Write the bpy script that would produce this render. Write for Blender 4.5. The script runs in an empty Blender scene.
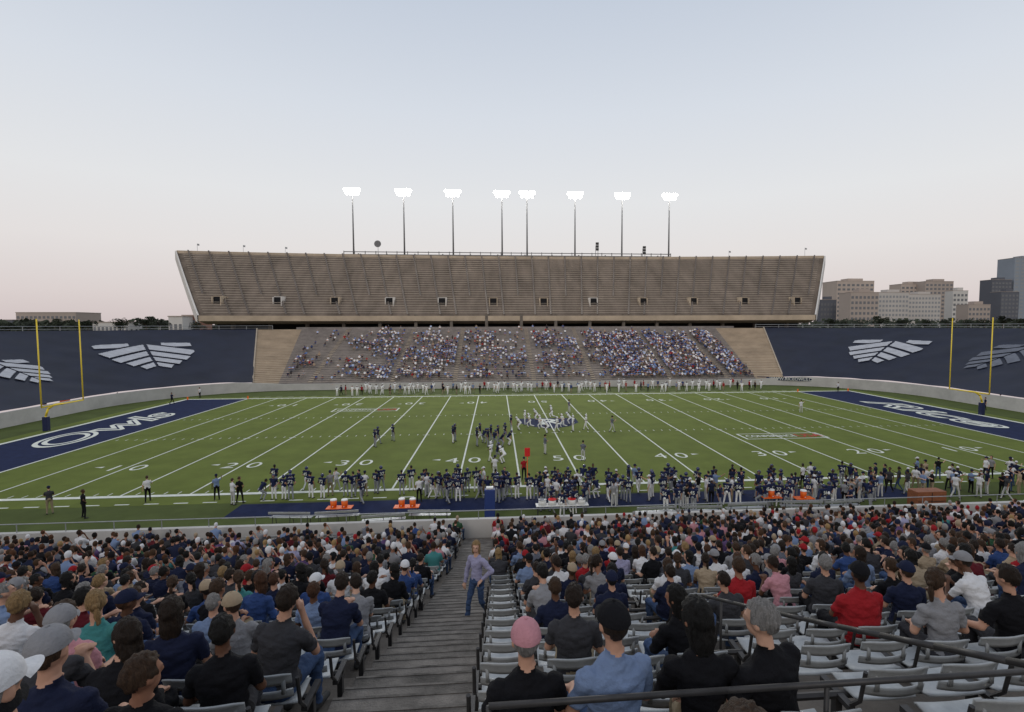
import bpy,bmesh,math,random
import numpy as np
from mathutils import Vector,Matrix,noise
R=random.Random(7)
C=bpy.context.scene.collection
rad=math.radians
sc=bpy.context.scene
# ---------------------------------------------------------------- camera
H=11.63; F=524.0; PPX=537.0; PPY=356.0
CM=(Matrix.Rotation(rad(-4.5),3,'Z')@Matrix.Rotation(rad(90-3.385),3,'X')@Matrix.Rotation(rad(-.15),3,'Z'))
cd=bpy.data.cameras.new('camera'); cam=bpy.data.objects.new('camera',cd); C.objects.link(cam)
cam.matrix_world=Matrix.Translation((0,0,H))@CM.to_4x4()
cd.sensor_width=36; cd.lens=F/1024*36; cd.shift_x=-(PPX-512)/1024; cd.clip_end=9000; cd.clip_start=.05
sc.camera=cam
RT,UPV,FW=CM.col[0].copy(),CM.col[1].copy(),-CM.col[2]
def proj(p):
    q=Vector(p)-Vector((0,0,H)); d=q.dot(FW)
    return PPX+F*q.dot(RT)/d, PPY-F*q.dot(UPV)/d, d
def pxX(px,Y,z):
    k=(px-PPX)/F; q=Vector((0,Y,z-H))
    return (k*q.dot(FW)-q.dot(RT))/(RT.x-k*FW.x)
def ground(px,py,z=0):
    d=FW+RT*((px-PPX)/F)-UPV*((py-PPY)/F)
    t=(z-H)/d.z
    return (d.x*t,d.y*t)
# ---------------------------------------------------------------- materials
def mat(name,col,rough=.8,var=.0,scale=4.,bump=0.,bscale=30.,metal=0.,emit=0.,world=False,stretch=(1,1,1),spec=.3):
    m=bpy.data.materials.new(name); m.use_nodes=True; nt=m.node_tree; N=nt.nodes; L=nt.links
    b=N['Principled BSDF']; b.inputs['Base Color'].default_value=(*col,1); b.inputs['Roughness'].default_value=rough
    b.inputs['Metallic'].default_value=metal; b.inputs['Specular IOR Level'].default_value=spec
    if emit: b.inputs['Emission Color'].default_value=(*col,1); b.inputs['Emission Strength'].default_value=emit
    if var or bump:
        if world: s=N.new('ShaderNodeNewGeometry').outputs['Position']
        else: s=N.new('ShaderNodeTexCoord').outputs['Object']
        mp=N.new('ShaderNodeMapping'); mp.inputs['Scale'].default_value=stretch; L.new(s,mp.inputs[0]); s=mp.outputs[0]
    if var:
        n=N.new('ShaderNodeTexNoise'); n.inputs['Scale'].default_value=scale; n.inputs['Detail'].default_value=6; n.inputs['Roughness'].default_value=.65
        L.new(s,n.inputs['Vector'])
        mr=N.new('ShaderNodeMapRange'); mr.inputs[1].default_value=.3; mr.inputs[2].default_value=.7
        mr.inputs[3].default_value=1-var; mr.inputs[4].default_value=1+var; L.new(n.outputs[0],mr.inputs[0])
        mx=N.new('ShaderNodeVectorMath'); mx.operation='SCALE'; mx.inputs[0].default_value=col; L.new(mr.outputs[0],mx.inputs['Scale'])
        L.new(mx.outputs[0],b.inputs['Base Color'])
    if bump:
        n2=N.new('ShaderNodeTexNoise'); n2.inputs['Scale'].default_value=bscale; n2.inputs['Detail'].default_value=4
        L.new(s,n2.inputs['Vector']); bp=N.new('ShaderNodeBump'); bp.inputs['Strength'].default_value=bump; bp.inputs['Distance'].default_value=.02
        L.new(n2.outputs[0],bp.inputs['Height']); L.new(bp.outputs[0],b.inputs['Normal'])
    return m
def tintmat(name):
    m=bpy.data.materials.new(name); m.use_nodes=True; nt=m.node_tree; b=nt.nodes['Principled BSDF']; b.inputs['Roughness'].default_value=.85
    b.inputs['Specular IOR Level'].default_value=.2
    a=nt.nodes.new('ShaderNodeAttribute'); a.attribute_name='tint'; nt.links.new(a.outputs['Color'],b.inputs['Base Color']); return m
M_turf=mat('turf',(.115,.143,.031),.9,.16,.35,.3,60,world=True,spec=.1)
M_turf2=mat('turf_outside',(.070,.090,.026),.9,.2,.4,world=True,spec=.1)
M_navyp=mat('navy_turf_paint',(.012,.019,.058),.85,.25,1.2,world=True,spec=.1)
M_line=mat('white_turf_paint',(.62,.64,.58),.85,.14,3,world=True,spec=.1)
M_redp=mat('red_turf_paint',(.4,.03,.03),.85)
M_conc=mat('stained_concrete',(.15,.13,.11),.9,.35,1.1,.4,25,world=True)
M_stair=mat('aisle_concrete',(.165,.148,.130),.9,.55,1.7,.6,40,world=True)
M_nose=mat('worn_step_edge',(.135,.122,.108),.9,.6,4,.3,40,world=True)
M_riser=mat('riser_concrete',(.11,.10,.09),.9,.3,1.5,world=True)
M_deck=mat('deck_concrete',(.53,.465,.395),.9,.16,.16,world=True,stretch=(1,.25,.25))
M_deckr=mat('deck_riser_shaded',(.185,.155,.130),.9,.35,.35,world=True,stretch=(1,.3,.3))  # deck concrete darkened on risers: row shading painted into the colour
M_seam=mat('deck_stair_concrete',(.12,.10,.085),.9,.3,.2,world=True)
M_tan=mat('tan_concrete',(.43,.35,.26),.9,.18,.3,world=True)
M_tanr=mat('tan_riser',(.36,.29,.215),.9,.2,.3,world=True)
M_fst=mat('far_tread',(.33,.275,.225),.9,.2,.5,world=True)
M_fsr=mat('far_bench_grey',(.205,.185,.175),.8,.25,.7,world=True)
M_aisl=mat('far_aisle',(.36,.30,.23),.9,.15,.6,world=True)
M_wall=mat('pale_wall',(.44,.43,.41),.85,.15,.4,world=True)
M_white=mat('white_concrete',(.60,.57,.53),.8,.1,.5,world=True)
M_dark=mat('painted_recess_dark',(.012,.012,.014),.9)  # near-black colour paints in the shade of openings and concourse wall
M_tarp=mat('navy_tarp',(.0095,.0125,.028),.6,.3,.22,.5,.9,world=True,spec=.2)
M_tlogo=mat('tarp_white_print',(.42,.43,.46),.7,.15,1.,world=True)
M_tlogo2=mat('tarp_faint_print',(.13,.14,.17),.7,.2,1.,world=True)
M_seat=mat('seat_plastic',(.34,.355,.36),.5,.22,5,.1,30)
M_steel=mat('dark_painted_steel',(.05,.048,.048),.5,.25,8,metal=.3)
M_galv=mat('galvanised_steel',(.34,.35,.36),.45,.15,5,metal=.5)
M_pole=mat('pole_steel',(.16,.16,.165),.6,.1,1)
M_yel=mat('yellow_goal_paint',(.78,.58,.05),.5,.05,2)
M_lamp=mat('lit_lamp',(1.,.97,.9),.5,emit=60)
M_orange=mat('orange_plastic',(.75,.13,.015),.5,.1,5)
M_whitep=mat('white_plastic',(.7,.7,.68),.5,.08,4)
M_bluep=mat('blue_vinyl',(.02,.04,.16),.5,.1,4)
M_navyc=mat('navy_vinyl',(.012,.018,.06),.5,.1,4)
M_redc=mat('red_fabric',(.6,.02,.02),.7,.1,3)
M_brown=mat('brown_wood',(.20,.07,.03),.6,.3,4,stretch=(1,1,6))
M_terr=mat('dry_ground',(.09,.09,.06),.95,.3,.02,world=True)
M_leaf=mat('foliage',(.034,.042,.026),.9,.5,.6)
M_bark=mat('bark',(.06,.045,.03),.9,.3,5)
M_glass=mat('hazed_window_glass',(.15,.155,.165),.25,.1,.1)  # glass lightened; distance haze is mixed into the colour
M_glassl=mat('hazed_window_glass_pale',(.25,.26,.27),.3,.1,.1)  # paler glass, haze mixed in as well
M_strip=mat('lit_strip',(1,.85,.6),.5,emit=3)
M_crowd=tintmat('crowd_tint')
# ---------------------------------------------------------------- helpers
def T(o,label=None,cat=None,group=None,kind=None):
    if label: o['label']=label
    if cat: o['category']=cat
    if group: o['group']=group
    if kind: o['kind']=kind
    return o
def empty(name,loc=(0,0,0),rz=0):
    o=bpy.data.objects.new(name,None); o.empty_display_size=.2; C.objects.link(o); o.location=loc; o.rotation_euler=(0,0,rz); return o
class MB:
    def __init__(s): s.v=[]; s.f=[]; s.m=[]
    def poly(s,pts,mi=0):
        n=len(s.v); s.v+= [tuple(p) for p in pts]; s.f.append(tuple(range(n,n+len(pts)))); s.m.append(mi)
    def box(s,c,d,rz=0,mi=0,rx=0):
        n=len(s.v); x,y,z=d[0]/2,d[1]/2,d[2]/2; mt=Matrix.Rotation(rz,3,'Z')@Matrix.Rotation(rx,3,'X')
        for a in [(-x,-y,-z),(x,-y,-z),(x,y,-z),(-x,y,-z),(-x,-y,z),(x,-y,z),(x,y,z),(-x,y,z)]:
            s.v.append(tuple(Vector(c)+mt@Vector(a)))
        for q in [(0,3,2,1),(4,5,6,7),(0,1,5,4),(1,2,6,5),(2,3,7,6),(3,0,4,7)]:
            s.f.append(tuple(n+k for k in q)); s.m.append(mi)
    def tube(s,p0,p1,r0,r1=None,n=8,mi=0):
        if r1 is None:r1=r0
        p0=Vector(p0);p1=Vector(p1); a=(p1-p0).normalized(); u=a.orthogonal().normalized(); w=a.cross(u); k=len(s.v)
        for p,r in((p0,r0),(p1,r1)):
            for i in range(n):
                t=2*math.pi*i/n; s.v.append(tuple(p+u*r*math.cos(t)+w*r*math.sin(t)))
        for i in range(n):
            j=(i+1)%n; s.f.append((k+i,k+j,k+n+j,k+n+i)); s.m.append(mi)
        s.f.append(tuple(k+n-1-i for i in range(n))); s.m.append(mi); s.f.append(tuple(k+n+i for i in range(n))); s.m.append(mi)
    def path(s,pts,r,n=8,mi=0):
        for a,b in zip(pts,pts[1:]): s.tube(a,b,r,r,n,mi)
    def grid(s,rows,mi=lambda i,j:0):
        k=len(s.v); nc=len(rows[0])
        for r in rows: s.v+=[tuple(p) for p in r]
        for i in range(len(rows)-1):
            for j in range(nc-1):
                s.f.append((k+i*nc+j,k+i*nc+j+1,k+(i+1)*nc+j+1,k+(i+1)*nc+j)); s.m.append(mi(i,j))
    def mesh(s,name,mats):
        me=bpy.data.meshes.new(name); me.from_pydata(s.v,[],s.f)
        for m in (mats if isinstance(mats,list) else [mats]): me.materials.append(m)
        me.polygons.foreach_set('material_index',s.m); me.update(); return me
    def build(s,name,mats,parent=None,smooth=False,bevel=0):
        me=s.mesh(name,mats); o=bpy.data.objects.new(name,me); C.objects.link(o)
        if parent: o.parent=parent
        if smooth: me.polygons.foreach_set('use_smooth',[True]*len(me.polygons))
        if bevel:
            b=o.modifiers.new('bevel','BEVEL'); b.width=bevel; b.segments=2
        return o
def inst(name,me,parent=None,loc=(0,0,0),rz=0,sca=1):
    o=bpy.data.objects.new(name,me); C.objects.link(o); o.location=loc; o.rotation_euler=(0,0,rz)
    o.scale=(sca,)*3 if isinstance(sca,(int,float)) else sca
    if parent:o.parent=parent
    return o
def copytree(o,parent=None):
    c=o.copy(); C.objects.link(c)
    if parent:c.parent=parent
    for ch in list(o.children): copytree(ch,c)
    return c
def textmesh(body,size,m,shear=0,ex=0,off=.012):
    cu=bpy.data.curves.new('t','FONT'); cu.body=body; cu.size=size; cu.align_x='CENTER'; cu.align_y='CENTER'; cu.shear=shear; cu.offset=off*size; cu.extrude=ex
    o=bpy.data.objects.new('t',cu); C.objects.link(o); dg=bpy.context.evaluated_depsgraph_get(); dg.update()
    me=bpy.data.meshes.new_from_object(o.evaluated_get(dg)); bpy.data.objects.remove(o); me.materials.clear(); me.materials.append(m); return me
# ---------------------------------------------------------------- stadium plan
CX,CY=6.3,61.8; YD=.9144
A_,B_,RR=63.,35.5,22.
def P(st,d):
    k=st[0]
    if k=='s': return (st[1],CY+B_+d)
    if k=='n': return (st[1],CY-B_-d)
    sd=st[1]
    if k=='c': f=rad(st[2]); return (CX+sd*(A_-RR+(RR+d)*math.sin(f)), CY+B_-RR+(RR+d)*math.cos(f))
    if k=='e': return (CX+sd*(A_+d),st[2])
    if k=='k': f=rad(st[2]); return (CX+sd*(A_-RR+(RR+d)*math.sin(f)), CY-B_+RR-(RR+d)*math.cos(f))
def arc(sd,f0,f1,step): 
    n=max(1,int(abs(f1-f0)/step)); return [('c',sd,f0+(f1-f0)*i/n) for i in range(n+1)]
SL=.349; FZ0=1.15; FRI=.283
PH={-1:21.5,1:20.}; SA={-1:11.0,1:7.0}
mb=MB(); loop=[('s',CX-41),('s',CX+41)]+arc(1,3,90,6)+[('e',1,61.)]+[('k',1,90-6*i) for i in range(16)]+[('n',CX)]+[('k',-1,6*i) for i in range(16)]+[('e',-1,61.)]+list(reversed(arc(-1,3,90,6)))
mb.poly([(*P(s,.4),0) for s in loop]); T(mb.build('ground',M_turf2),kind='structure')
xe=50*YD; xz=60*YD; hw=53.333*YD/2; Y0,Y1=CY-hw,CY+hw
def sheet(name,x0,x1,y0,y1,z,m):
    b=MB(); b.poly([(x0,y0,z),(x1,y0,z),(x1,y1,z),(x0,y1,z)]); return T(b.build(name,m),kind='structure')
sheet('turf_field',CX-xz-2.2,CX+xz+2.2,Y0-2.2,Y1+2.2,.006,M_turf)
sheet('end_zone_paint',CX-xz,CX-xe-.05,Y0,Y1,.012,M_navyp); sheet('end_zone_paint',CX+xe+.05,CX+xz,Y0,Y1,.012,M_navyp)
sheet('team_area_paint',CX-25*YD,CX+24*YD,Y0-4.9,Y0-2.5,.012,M_navyp)
mb=MB(); LW=.14
def rect(b,x0,x1,y0,y1,z): b.poly([(x0,y0,z),(x1,y0,z),(x1,y1,z),(x0,y1,z)])
for k in range(-10,11):
    x=CX+k*5*YD; w=LW*(1.5 if abs(k)==10 else 1); rect(mb,x-w/2,x+w/2,Y0,Y1,.020)
for k in range(-49,50):
    if k%5==0: continue
    x=CX+k*YD
    for y in (Y0+.1,Y0+18.3,Y1-18.9,Y1-.7): rect(mb,x-.04,x+.04,y,y+.5,.020)
for k in range(-9,10):
    x=CX+k*5*YD
    for y in (Y0+18.3,Y1-18.3): rect(mb,x-.35,x+.35,y-.06,y+.06,.024)
rect(mb,CX-xz-.5,CX+xz+.5,Y0-.45,Y0,.020); rect(mb,CX-xz-.5,CX+xz+.5,Y1,Y1+.55,.020)
rect(mb,CX-xz-.5,CX-xz,Y0,Y1,.022); rect(mb,CX+xz,CX+xz+.5,Y0,Y1,.022)
for k in range(-26,26): rect(mb,CX+k*2*YD,CX+k*2*YD+.9,Y0-2.0,Y0-1.85,.018); rect(mb,CX+k*2*YD,CX+k*2*YD+.9,Y1+1.9,Y1+2.02,.018)
rect(mb,CX-25*YD,CX+24*YD,Y0-5.05,Y0-4.93,.018)
T(mb.build('field_line_markings',M_line),kind='structure')
dm={d:textmesh(d,2.4,M_line,off=-.004) for d in '012345'}
for k in range(-4,5):
    n=str(50-10*abs(k)); x=CX+k*10*YD
    for y,r in ((Y0+7.4,0),(Y1-7.4,math.pi)):
        for j,ch in enumerate(n):
            dx=(-.95 if j==0 else .95)*(1 if r==0 else -1)
            T(inst('field_number_paint',dm[ch],None,(x+dx,y,.020),r),kind='structure')
mb=MB()
for k in (-4,-3,-2,-1,1,2,3,4):
    sx=1 if k>0 else -1; x=CX+k*10*YD+sx*2.0
    for y in (Y0+7.8,Y1-7.8): mb.poly([(x,y-.22,.02),(x+sx*.7,y,.02),(x,y+.22,.02)])
T(mb.build('field_arrow_paint',M_line),kind='structure')
def zone_text(body,x,y,rz,L,hh):
    for off,m,z in ((.032,M_line,.030),(-.026,M_navyp,.040)):
        me=textmesh(body,8,m,.35,off=off)
        if off>0:
            xs=[v.co.x for v in me.vertices]; ys=[v.co.y for v in me.vertices]; sx,sy=L/(max(xs)-min(xs)),hh/(max(ys)-min(ys))
        o=T(inst('end_zone_lettering' if off>0 else 'end_zone_lettering_fill',me,None,(x,y,z),rz),kind='structure'); o.scale=(sx,sy,1)
zone_text('Owls',CX-xz+4.6,CY+.5,math.pi/2,20.5,4.6)
zone_text('Rice',CX+xz-4.6,CY+3,-math.pi/2,21,4.6)
mb=MB(); q=.76; mb.poly([(CX+a*q,CY+b*q,.014) for a,b in ((-4.6,3.5),(-4.6,-.5),(-2.6,-3.6),(0,-5),(2.6,-3.6),(4.6,-.5),(4.6,3.5))]); T(mb.build('midfield_logo_paint',M_navyp),kind='structure')
o=T(inst('midfield_letter_paint',textmesh('R',5.,M_line),None,(CX,CY+.2,.026)),kind='structure')
for (px,py,sc_) in ((782,436,1.),(366,410,1.)):
    gx,gy=ground(px,py); b=MB()
    for a in ((-4.4,4.4,-1.3,-1.15),(-4.4,4.4,1.15,1.3),(-4.4,-4.2,-1.15,1.15),(4.2,4.4,-1.15,1.15)): rect(b,gx+a[0],gx+a[1],gy+a[2],gy+a[3],.026)
    T(b.build('conference_box_paint',M_line),kind='structure')
    T(inst('conference_text_paint',textmesh('CONFERENCE',1.35,M_line),None,(gx-1.2,gy+.0,.026),0,(.62,1,1)),kind='structure')
    T(inst('conference_text_paint',textmesh('USA',1.9,M_redp),None,(gx+2.9,gy,.026),0,(.8,1,1)),kind='structure')
# ---------------------------------------------------------------- outside terrain
mb=MB()
full=[('s',CX+41)]+arc(1,3,90,6)+[('e',1,61.)]+[('k',1,90-6*i) for i in range(16)]+[('n',CX)]+[('k',-1,6*i) for i in range(16)]+[('e',-1,61.)]+list(reversed(arc(-1,3,90,6)))+[('s',CX-41)]
rows=[]
inner=[P(s,27.3) for s in full]+[P(full[0],27.3)]
for sca,zz in ((1,10.6),(1.25,10.5),(2,9.5),(5,8.5),(20,8.),(60,8.)):
    rows.append([(CX+(x-CX)*sca,CY+(y-CY)*sca,zz) for x,y in inner])
mb.grid(rows); T(mb.build('terrain',M_terr),kind='structure')
# ---------------------------------------------------------------- far lower stand
def stepped(sts,n,dep,rise,z0,d0=0.):
    b=MB(); cols=[]
    for s in sts:
        c=[]
        for k in range(n):
            x,y=P(s,d0+k*dep); c.append((x,y,z0+k*rise)); c.append((x,y,z0+(k+1)*rise))
        x,y=P(s,d0+n*dep); c.append((x,y,z0+n*rise)); cols.append(c)
    b.grid(cols,lambda i,j:1 if j%2==0 else 0); return b
far=empty('grandstand',(CX,CY+B_,0)); T(far,'lower concrete grandstand across the field full of seated fans','grandstand')
def pa(o,par): 
    o.parent=par; o.matrix_parent_inverse=Matrix.Translation(-Vector(par.location)); return o
mid=list(reversed(arc(-1,0.5,SA[-1],1.2)))+[('s',CX-41+82*i/16) for i in range(17)]+arc(1,.5,SA[1],1.2)
pa(stepped(mid,34,.8,FRI,FZ0).build('seating_tier',[M_fst,M_fsr]),far)
for sd in (-1,1): pa(stepped(arc(sd,SA[sd],PH[sd],1),34,.8,FRI,FZ0).build('bare_concrete_tier',[M_tan,M_tanr]),far)
FA=[CX+(k-3)*13.+(.8 if k%2 else -.9) for k in range(7)]
for x in FA:
    b=MB()
    for k in range(34):
        y=CY+B_+.8*k; z=FZ0+FRI*(k+1)
        b.box((x,y+.4,z+.02),(.8,.8,.14)); 
    pa(b.build('stair',M_aisl),far)
for s in (-1,1):
    b=MB(); x,y=P(('c',s,PH[s]),0); x2,y2=P(('c',s,PH[s]),27.2)
    vs=[(x,y,0),(x2,y2,0),(x2,y2,11.1),(x,y,1.5)]; ws=[(p[0]+s*.25,p[1],p[2]) for p in vs]
    b.v+=vs+ws
    for f in ((0,1,2,3),(4,7,6,5),(3,2,6,7),(0,3,7,4),(1,5,6,2)): b.f.append(f); b.m.append(0)
    pa(b.build('end_parapet',M_aisl),far)
ring=[('e',-1,48.)]+[('e',-1,48+i*5.) for i in range(1,6)]+list(reversed(arc(-1,0,90,4)))+[('s',CX)]+arc(1,0,90,4)+[('e',1,73.-i*5) for i in range(6)]
def zw(s):  # wall is lower along the far straight
    if s[0]=='s': return 1.15
    if s[0]=='c': return 1.15+.6*min(1,max(0,(s[2]-8)/20))
    return 1.75
b=MB(); rows=[[(*P(s,-.35),0),(*P(s,-.35),zw(s)),(*P(s,-.02),zw(s)),(*P(s,-.02),0)] for s in ring]; b.grid(rows); T(b.build('perimeter_wall',M_wall),'low pale concrete wall curving round the field below the stands','wall')
def emblem_at(p,v):
    # stacked chevron bands with angular ends
    a=abs(p-.04-.12*v)
    t=v+.62*a
    lim=.98-.10*abs(v)
    for lo,hi,w0 in ((.46,.86,1.0),(.02,.34,.86),(-.38,-.10,.64),(-.76,-.50,.40)):
        if lo<=t<=hi and a<w0*.98-(hi-t)*.35: return a>.035
    if v>.62 and a<.95 and t>.95 and v<.98-.1*a and t<1.42 and a>.30: return True
    return False
def tarp(sd):
    st=arc(sd,PH[sd]+.2,90,1.6)+[('e',sd,74.-i*2.) for i in range(13)]+[('k',sd,90-3*i) for i in range(29)]
    b=MB(); rows=[]
    for i,s in enumerate(st):
        r=[]
        lo=1.5+.3*min(1,max(0,((s[2] if s[0]=='c' else 90)-20)/15))
        for j in range(28):
            d=.2+j*27./27; x,y=P(s,d); r.append((x,y,lo*(1-j/27)+1.35*(j/27)+SL*d+.10*noise.noise(Vector((x*.3,y*.3,0)))))
        rows.append(r)
    b.grid(rows); o=b.build('stand_cover',M_tarp,smooth=True)
    T(o,'navy tarpaulin with white emblems covering the %s end seats'%('left' if sd<0 else 'right'),'tarpaulin','navy covers over the end seating')
    for f0,dc,hf,hd,mm in ((49.5 if sd<0 else 52,13.4,11.8 if sd<0 else 10.3,6.4,M_tlogo),(84.5 if sd<0 else 84,10.2 if sd<0 else 13,7.5,4.6 if sd<0 else 6,M_tlogo if sd<0 else M_tlogo2)):
        NU,NV=120,90; b=MB(); vv={}
        def vid(i,j):
            if (i,j) not in vv:
                ph=f0+hf*(i/NU*2-1); d=dc+hd*(j/NV*2-1)
                x,y=P(('c',sd,ph),d) if ph<=90 else P(('e',sd,CY+B_-RR-(ph-90)*.61),d)
                vv[(i,j)]=len(b.v); b.v.append((x,y,1.80-.45*(d/27)+.17+SL*d))
            return vv[(i,j)]
        for i in range(NU):
            for j in range(NV):
                u=(i+.5)/NU*2-1; v=(j+.5)/NV*2-1
                if emblem_at(u*sd,v): b.f.append((vid(i,j),vid(i+1,j),vid(i+1,j+1),vid(i,j+1))); b.m.append(0)
        e=b.build('emblem',mm); e.parent=o
tarp(-1); tarp(1)
b=MB(); b.box((0,0,.35),(13,.1,.6)); ww=b.build('banner',M_navyc); gx,gy=P(('c',1,25),-.5); ww.location=(gx,gy,.9); ww.rotation_euler=(0,0,rad(-25)); T(ww,'navy strip banner with white words on the right field wall','banner')
t=inst('lettering',textmesh('WWW.RICEOWLS.COM',.8,M_line),ww,(0,-.06,.35)); t.rotation_euler=(rad(90),0,0)
for sd in (-1,1):
    b=MB(); st=arc(sd,18,90,6)+[('e',sd,70.),('e',sd,55.)]
    pts=[(*P(s,27.4),11.6) for s in st]; b.path(pts,.05,5); b.path([(p[0],p[1],11.1) for p in pts],.04,5)
    for p in pts: b.tube((p[0],p[1],10.5),p,.05,n=5)
    T(b.build('rim_railing',M_galv),'thin grey pipe railing along the rim above the %s navy cover'%('left' if sd<0 else 'right'),'railing','rim railings')
# ---------------------------------------------------------------- upper deck
DH0,DH1=71.4,91.6
def D(t,s,dz=0):
    x=CX-.4+t*(DH0+(DH1-DH0)*s); y=122+28*s+7*(1-t*t); z=13.2+17.9*(s**1.06)+dz
    return (x,y,z)
deck=empty('upper_deck',(CX,125,12)); T(deck,'huge tan concrete upper deck with empty rows under the light towers','grandstand')
NS=27; b=MB(); cols=[]
for i in range(61):
    t=-1+2*i/60; c=[]
    for k in range(NS):
        a=D(t,k/NS); a2=D(t,(k+1)/NS); c.append(a); c.append((a[0],a[1],a2[2]))
    c.append(D(t,1)); cols.append(c)
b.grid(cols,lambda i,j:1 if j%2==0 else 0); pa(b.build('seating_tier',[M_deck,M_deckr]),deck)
# continuous bench boards, one per row
for k in range(1,NS):
    b=MB(); rows=[]
    for i in range(61):
        t=-.985+1.97*i/60; a=D(t,(k+.15)/NS); a2=D(t,(k+1)/NS); z=a2[2]
        rows.append([(a[0],a[1]-.25,z+.30),(a[0],a[1]+.12,z+.30),(a[0],a[1]+.12,z+.36),(a[0],a[1]-.25,z+.36),(a[0],a[1]-.25,z+.30)])
    b.grid(rows); pa(b.build('bench',M_deck),deck)
b=MB(); rows=[]
for i in range(61):
    t=-1+2*i/60; a=D(t,0); a1=D(t,1)
    rows.append([(a[0],a[1]-.05,a[2]+.7),(a[0],a[1]-.35,a[2]+.7),(a[0],a[1]-.35,a[2]-.5),(a[0],a[1]+3,a[2]-1.2),(a1[0],a1[1]+1.2,a1[2]-3),(a1[0],a1[1]+1.2,a1[2]+.9),(a1[0],a1[1]+.05,a1[2]+.9),(a1[0],a1[1]+.05,a1[2])])
b.grid(rows); pa(b.build('underside',M_tan),deck)
for t in (-1,1):
    b=MB(); K=14
    up=[D(t,k/K,.8) for k in range(K+1)]; lo=[D(t,k/K,-1.6+(.9 if k==0 else 0)) for k in range(K+1)]
    for dx in (0,t*.4): b.grid([[(p[0]+dx,p[1],p[2]) for p in up],[(p[0]+dx,p[1],p[2]) for p in lo]])
    b.grid([up,[(p[0]+t*.4,p[1],p[2]) for p in up]]); b.grid([lo,[(p[0]+t*.4,p[1],p[2]) for p in lo]])
    pa(b.build('side_fascia',M_white),deck)
for k in range(12):
    t=-.93+1.86*k/11; s=.23; a=Vector(D(t,s)); v=MB()
    v.box((a.x-.95,a.y-.0,a.z+.45),(.2,2.6,2.1)); v.box((a.x+.95,a.y-.0,a.z+.45),(.2,2.6,2.1)); v.box((a.x,a.y+.5,a.z+1.6),(2.1,1.8,.18))
    vo=pa(v.build('vomitory',M_white if k in(1,3,4,7) else M_tan),deck); w=MB(); w.box((a.x,a.y-.7,a.z+.5),(1.7,.2,2.0)); w2=w.build('opening_shade',M_dark); w2.parent=vo  # near-black slab stands in for the shade inside the vomitory
    w2.matrix_parent_inverse=Matrix.Identity(4)
for k in range(37):
    t=-.97+1.94*k/36; b=MB(); s0=0 if k%3 else .30
    rows=[]
    for j in range(30):
        s=s0+(1-s0)*j/29; a=D(t,s,1.12); rows.append([(a[0]-.2,a[1],a[2]),(a[0]+.2,a[1],a[2])])
    b.grid(rows); pa(b.build('stair',M_seam),deck)
con=empty('concourse',(CX,125,10.6)); T(con,'dark open concourse with columns between lower stand and upper deck','concourse')
b=MB(); b.box((CX,136,12.6),(150,.5,4.4)); pa(b.build('back_wall',M_dark),con)  # wall colour carries the shade under the deck
b=MB(); b.box((CX,130.5,10.65),(150,10.5,.2)); pa(b.build('floor_slab',M_riser),con)
for k in range(17):
    b=MB(); b.box((CX-68+8.5*k,129,12.2),(.7,.9,4.)); pa(b.build('column',M_conc),con)
b=MB(); b.box((CX,124.8,11.0),(104,.2,.5)); pa(b.build('front_parapet',M_fsr),con)
for k in range(9):
    b=MB(); b.box((CX-60+15*k,132,13.2),(1.6,.3,.15)); pa(b.build('strip_lamp',M_strip),con)
TOPZ=31.9
wk=MB(); wy=157.3
for z in (TOPZ+.3,TOPZ+1.1): wk.box((CX-1.5,wy,z),(97,.35,.28 if z<TOPZ+.5 else .2))
for k in range(33): wk.box((CX-50+k*3.03,wy,TOPZ+.6),(.18,.2,1.5))
for k in range(12): wk.box((CX-46+k*8.1,wy+.5,TOPZ-.6),(.35,.35,2.6))
T(wk.build('catwalk',M_pole),'long steel catwalk with rails along the top of the upper deck','catwalk')
def tower():
    r=empty('light_tower'); b=MB(); b.tube((0,0,-1),(0,0,19.4),.26,.13,10); b.build('pole',M_pole,r,True)
    b=MB(); 
    for z,wd in ((18.1,4.4),(19.1,4.4)): b.box((0,-.1,z),(wd,.14,.14))
    b.box((-1.1,-.1,18.6),(.12,.12,1.1)); b.box((1.1,-.1,18.6),(.12,.12,1.1)); b.build('crossarm',M_pole,r)
    lm=MB(); lm.tube((0,.25,.1),(0,-.08,0),.16,.46,14); lme=lm.mesh('lamp_housing',M_pole)
    dm_=MB(); dm_.tube((0,-.085,-.001),(0,-.18,-.02),.50,.42,14); dme=dm_.mesh('lit_face',M_lamp)
    for z,n in ((18.1,4),(19.1,5)):
        for k in range(n):
            h=inst('lamp',lme,r,((k-(n-1)/2)*.95,-.35,z)); h.rotation_euler=(rad(18),0,0); inst('lit_face',dme,h)
    return r
tw=None
names=['leftmost','second','third','fourth','fifth','sixth','seventh','rightmost']
for k,px in enumerate((353,404,453,502,527,575,622,669)):
    Y=158.; x=pxX(px,Y,42)
    if tw is None: tw=tower(); o=tw
    else: o=copytree(tw)
    o.location=(x,Y,TOPZ-.2)
    T(o,'tall steel floodlight tower on the upper deck, %s%s of the eight'%(names[k],'' if k in(0,7) else ' from left'),'light tower','floodlight towers')
    l=bpy.data.lights.new('floodlight','SPOT'); l.energy=20000; l.spot_size=rad(80); l.spot_blend=.8; l.shadow_soft_size=2.; l.color=(1,.97,.90)
    lo=bpy.data.objects.new('floodlight',l); C.objects.link(lo); lo.location=(x,Y-2.2,TOPZ+18.3)
    lo.rotation_euler=(Vector((CX+(x-CX)*.3,58,0))-lo.location).to_track_quat('-Z','Y').to_euler()
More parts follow.
